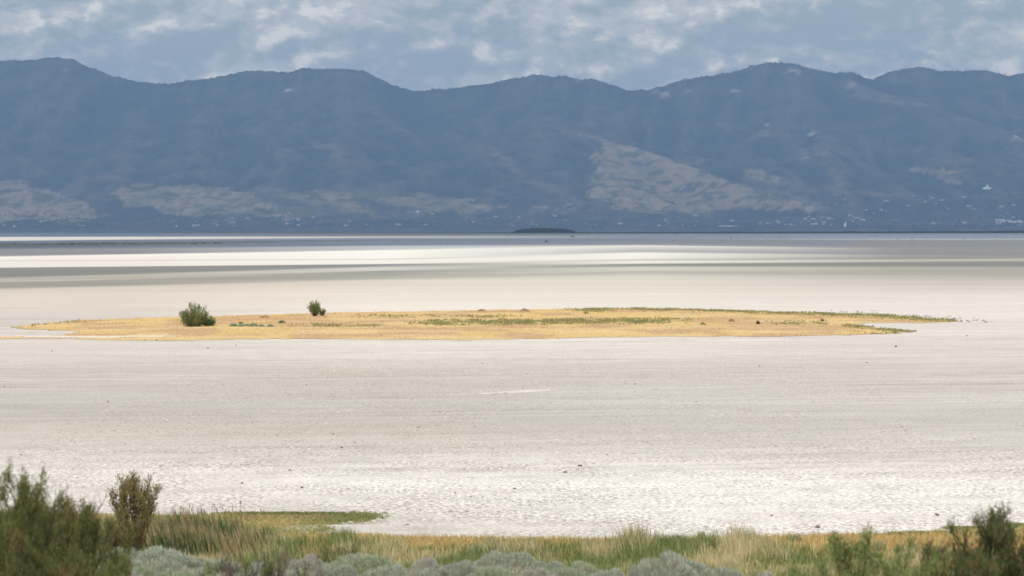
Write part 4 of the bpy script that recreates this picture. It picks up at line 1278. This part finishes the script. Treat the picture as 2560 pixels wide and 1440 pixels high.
def scrub(name, P3, size, pal, label, per=10, kind='stuff', cat=None):
    P3 = np.asarray(P3, float); sz = np.asarray(size, float)
    n = len(P3)
    p = np.repeat(P3, per, 0); s = np.repeat(sz, per, 0)
    d = rs.randn(len(p), 3); d /= np.linalg.norm(d, axis=1, keepdims=True); d[:, 2] = np.abs(d[:, 2])
    p = p + d * s * .55
    n_ = len(p)
    dd = d + [0, 0, .6]
    dd /= np.linalg.norm(dd, axis=1, keepdims=True)
    sd_ = np.cross(dd, rs.rand(n_, 3) - .5); sd_ /= np.linalg.norm(sd_, axis=1, keepdims=True) + 1e-9
    L = s.mean(1, keepdims=True) * .8
    V = np.stack([p - sd_ * L * .45, p + sd_ * L * .45, p + dd * L], 1).reshape(-1, 3)
    V[:, 2] = np.maximum(V[:, 2], np.repeat(np.repeat(P3[:, 2], per), 3) - s.mean() * .1)
    F = np.arange(n_ * 3).reshape(-1, 3)
    C = np.repeat(pick(rs, n_, pal, .25)[:, None], 3, 1).reshape(-1, 3)
    o = mesh_np(name, V, F, M_LEAF, None, {'tint': C})
    return tag(o, label, cat, kind=kind)


pp = []; sz = []
for i in range(230):
    f = rs.rand() ** 1.1
    u = f * 560; v = 609 + rs.rand() * 4 - 0.5 + (2 if u < 150 and rs.rand() < .5 else 0) - f * 2
    pp.append(P(u, v)); k_ = pp[-1][1] / FPX; sz.append((k_ * (1.5 + 2.4 * rs.rand()), k_ * 2, k_ * (.7 + 1.0 * rs.rand())))
for i in range(90):
    u = 560 + rs.rand() * 2000; v = 588 + rs.rand() * 14 if u > 1200 else 600 + rs.rand() * 6
    pp.append(P(u, v)); k_ = pp[-1][1] / FPX; sz.append((k_ * 2.0, k_ * 2, k_ * .9))
scrub('distant_scrub', pp, sz, DARKG, 'rows of dark scrub dots far out on the wet flat at left', 12)
# the two discs out on the mud read as single bushes
for u, v, lab in ((1366, 605, 'lone dark scrub dot far out on the wet flat, lower of two near the middle'), (1431, 592.5, 'lone dark scrub dot far out on the wet flat, upper of two near the middle')):
    x, y, _ = P(u, v); k_ = y / FPX
    o = scrub('distant_bush', [(0, 0, 0)], [(k_ * 4, k_ * 4, k_ * 2)], DARKG, lab, 60, None, 'bush'); o.location = (x, y, 0)

# floating-looking islet in the lake
D = 11000.0; pp = []; sz = []
for i in range(900):
    f = rs.rand() * 2 - 1
    prof = max(0, 1 - abs(f) ** 3.0) ** .7
    pp.append((X_of(1362 + f * 77, D), D + rs.randn() * 15, 1.0 + prof * rs.rand() * 13)); sz.append((6, 6, 5 * (.3 + prof)))
o = scrub('wooded_islet', pp, sz, [(0.020, 0.028, 0.020), (0.032, 0.038, 0.026)], 'low dark wooded islet in the lake below the tan spur', 12, None, 'islet')

# low vegetated bank along the far edge of the flat, thicker to the right
D = 9350.0
xb = np.linspace(X_of(-200, D), X_of(3000, D), 400); ub = CU + FPX * xb / D
hb = np.interp(ub, [-200, 700, 900, 1200, 1600, 2000, 2560, 3000], [0.1, .2, 1.2, 2.5, 4.0, 6.0, 8.5, 9]) * (.8 + .4 * fbm(xb / 60, xb * 0, 3))
Vb = np.concatenate([np.stack([xb, np.full(400, D - 22), np.full(400, -.3)], -1), np.stack([xb, np.full(400, D), hb], -1), np.stack([xb, np.full(400, D + 30), np.full(400, -.6)], -1)])
i_ = np.arange(399)
Fb = np.concatenate([np.stack([i_, i_ + 1, i_ + 401, i_ + 400], -1), np.stack([i_ + 400, i_ + 401, i_ + 801, i_ + 800], -1)])
o = mesh_np('far_bank', Vb, Fb, M_SOIL, col={'tint': np.tile([0.028, 0.030, 0.024], (1200, 1))}); tag(o, 'low dark bank along the far edge of the flat', kind='structure')
D = 12500.0
xb = np.linspace(X_of(-200, D), X_of(850, D), 200)
hb = 3.4 * ss(.30, .5, fbm(xb / 260, xb * 0 + 4, 3)) * ss(0, 120, X_of(850, D) - xb) + .02
Vb = np.concatenate([np.stack([xb, np.full(200, D - 30), np.full(200, -.3)], -1), np.stack([xb, np.full(200, D), hb], -1), np.stack([xb, np.full(200, D + 30), np.full(200, -.3)], -1)])
i_ = np.arange(199)
Fb = np.concatenate([np.stack([i_, i_ + 1, i_ + 201, i_ + 200], -1), np.stack([i_ + 200, i_ + 201, i_ + 401, i_ + 400], -1)])
o = mesh_np('far_reed_bank', Vb, Fb, M_SOIL, col={'tint': np.tile([0.08, 0.08, 0.065], (600, 1))}); tag(o, 'thin dark broken shore line in the lake at left', kind='structure')

# ------------------------------------------------------------------ foot of the mountains: woods, town
n = 9000
Uq = rs.rand(n) * 2700 - 70; Dq = 23000 + rs.rand(n) * 2700
Xq = X_of(Uq, Dq); Zq = mtn_z(Xq, Dq); Vq = HV - FPX * (Zq - EYE) / Dq
dens = np.where(Uq > 1900, ss(470, 500, Vq), ss(520, 545, Vq)) * (.35 + fbm(Xq / 300, Dq / 300, 3, seed=71))
kp = rs.rand(n) < dens
pp = np.stack([Xq, Dq, Zq], -1)[kp]; sq = 7 + 7 * rs.rand(len(pp))
scrub('foothill_woods', pp, np.stack([sq, sq, sq * .7], -1), [(0.03, 0.042, 0.028), (0.045, 0.055, 0.035), (0.025, 0.035, 0.025)], 'dark trees filling the town at the mountain foot', 9)
# conifers bristling on the ridge line
n = 2600
Uq = rs.rand(n) * 2700 - 70; Xq = X_of(Uq, 29950); dq = 29900 + rs.rand(n) * 120; Zq = mtn_z(Xq, dq)
kp = fbm(Uq / 60., Uq * 0 + 5, 3, seed=73) > .47; Xq, dq, Zq = Xq[kp], dq[kp], Zq[kp]; n = len(Xq)
hq = 12 + 16 * rs.rand(n); b = np.stack([Xq, dq, Zq - 3], -1); V = []
for k_ in range(3):
    V.append(b + np.stack([np.full(n, math.cos(k_ * 2.09) * 5), np.full(n, math.sin(k_ * 2.09) * 5), np.zeros(n)], -1))
V.append(b + np.stack([np.zeros(n), np.zeros(n), hq], -1))
V = np.stack(V, 1); bb = np.arange(n)[:, None] * 4
F = np.concatenate([bb + [0, 1, 3], bb + [1, 2, 3], bb + [2, 0, 3]], 0)
o = mesh_np('ridge_forest', V.reshape(-1, 3), F, M_LEAF, None, {'tint': np.tile([0.03, 0.04, 0.03], (n * 4, 1))}); tag(o, 'tiny conifers bristling along the mountain ridge line', kind='stuff')


def house_meshes():
    w_, d_, h_ = 9, 6, 5
    Vw = [(-w_, -d_, -4), (w_, -d_, -4), (w_, d_, -4), (-w_, d_, -4), (-w_, -d_, h_), (w_, -d_, h_), (w_, d_, h_), (-w_, d_, h_)]
    Fw = [(0, 1, 5, 4), (1, 2, 6, 5), (2, 3, 7, 6), (3, 0, 4, 7)]
    Vr = [(-w_ - .5, -d_ - .5, h_), (w_ + .5, -d_ - .5, h_), (w_ + .5, d_ + .5, h_), (-w_ - .5, d_ + .5, h_), (-w_ - .5, 0, h_ + 3), (w_ + .5, 0, h_ + 3)]
    Fr = [(0, 1, 5, 4), (2, 3, 4, 5), (0, 3, 2, 1), (0, 4, 3, 3), (1, 2, 5, 5)]
    a = mesh_np('wall', Vw, Fw, M_WALL, link=False).data
    me = bpy.data.meshes.new('roof'); me.from_pydata(Vr, [], [(0, 1, 5, 4), (2, 3, 4, 5), (0, 3, 2, 1), (0, 4, 3), (1, 2, 5)]); me.materials.append(M_ROOF)
    return a, me


HW, HR = house_meshes()
cnt = 0
tries = 0
while cnt < 190 and tries < 6000:
    tries += 1
    u = rs.rand() * 2560; v = 0
    D = 23400 + rs.rand() * 2700
    x = X_of(u, D); z = float(mtn_z(np.array([x]), np.array([D]))[0]); v = HV - FPX * (z - EYE) / D
    wgt = (1.0 if v > 490 else 0) if u > 2000 else (.45 if v > 535 else 0)
    if fbm(np.array([u / 80.]), np.array([v / 14.]), 3, seed=81)[0] < .45: continue
    if rs.rand() > wgt: continue
    root = empty('house', (x, D, z + 5)); s_ = .6 + rs.rand() ** 3 * 1.0
    root.scale = (s_ * (1 + rs.rand()), s_, s_); root.rotation_euler = (0, 0, rs.rand() - .5)
    tag(root, 'tiny pale house among the dark trees at the mountain foot', 'house', 'houses of the far town')
    for nm_, me in (('wall', HW), ('roof', HR)):
        c = bpy.data.objects.new(nm_, me); COL.objects.link(c); c.parent = root
    cnt += 1


def bx_mesh(name, parts, mat, parent):
    V = []; F = []
    for (x0, x1, y0, y1, z0, z1) in parts:
        b_ = len(V)
        V += [(x, y, z) for z in (z0, z1) for y in (y0, y1) for x in (x0, x1)]
        F += [tuple(b_ + k_ for k_ in f_) for f_ in ((0, 2, 3, 1), (4, 5, 7, 6), (0, 1, 5, 4), (2, 6, 7, 3), (0, 4, 6, 2), (1, 3, 7, 5))]
    return mesh_np(name, V, F, mat, parent)


def ground_at_v(u, v, D0=23300., D1=28500.):
    Ds = np.linspace(D0, D1, 900); xs_ = X_of(u, Ds); zs = mtn_z(xs_, Ds); vs = HV - FPX * (zs - EYE) / Ds
    i = np.argmax(vs < v); i = max(i, 1)
    return float(xs_[i]), float(Ds[i]), float(zs[i])


x, y, z = ground_at_v(2467, 471)
r_ = empty('temple', (x, y - 30, z + 2)); tag(r_, 'white building with a central spire on the slope at upper right', 'temple')
bx_mesh('wall', [(-44, 44, -14, 14, -14, 7), (-24, 24, -16, 16, -14, 13)], M_WHITE, r_)
V = [(-9, -9, 13), (9, -9, 13), (9, 9, 13), (-9, 9, 13), (-5, -5, 24), (5, -5, 24), (5, 5, 24), (-5, 5, 24), (0, 0, 46)]
F = [(0, 1, 5, 4), (1, 2, 6, 5), (2, 3, 7, 6), (3, 0, 4, 7)]
me = bpy.data.meshes.new('spire'); me.from_pydata(V, [], F + [(4, 5, 8), (5, 6, 8), (6, 7, 8), (7, 4, 8)]); me.materials.append(M_WHITE)
c = bpy.data.objects.new('spire', me); COL.objects.link(c); c.parent = r_
x, y, z = ground_at_v(2112, 567)
r_ = empty('grain_tower', (x, y - 20, max(z, 2))); tag(r_, 'pale leaning white structure by the water at lower right', 'tower')
V = [(-15, -6, -4), (12, -6, -4), (12, 6, -4), (-15, 6, -4), (-10, -6, 18), (12, -6, 18), (12, 6, 18), (-10, 6, 18), (4, -5, 46), (9, -5, 46), (9, 5, 46), (4, 5, 46)]
F = [(0, 1, 5, 4), (1, 2, 6, 5), (2, 3, 7, 6), (3, 0, 4, 7), (4, 5, 9, 8), (5, 6, 10, 9), (6, 7, 11, 10), (7, 4, 8, 11), (8, 9, 10, 11)]
me = bpy.data.meshes.new('body'); me.from_pydata(V, [], F); me.materials.append(M_WHITE); c = bpy.data.objects.new('body', me); COL.objects.link(c); c.parent = r_
for u, v, w_, h_, lab in ((2538, 556, 62, 12, 'long white-roofed building near the lake at the right edge'), (37, 569, 9, 14, 'small bright white tower near the lake at the left edge'),
                          (442, 568, 8, 14, 'small bright white tower near the lake left of the middle'), (1045, 530, 12, 12, 'pale bright building low on the slope near the middle'),
                          (2500, 551, 40, 8, 'pale flat-roofed building just left of the long white one'), (1550, 560, 20, 8, 'pale shed by the water below the tan spur'),
                          (1820, 566, 90, 6, 'very long low pale building by the water right of the middle')):
    x, y, z = ground_at_v(u, v)
    r_ = empty('large_building', (x, y - 20, max(z, 1))); tag(r_, lab, 'building')
    bx_mesh('wall', [(-w_, w_, -10, 10, -6, h_)], M_WHITE, r_)
    bx_mesh('roof', [(-w_ - 1, w_ + 1, -11, 11, h_, h_ + 2)], M_WHITE, r_)

print('tris', sum(len(m.polygons) for m in bpy.data.meshes))
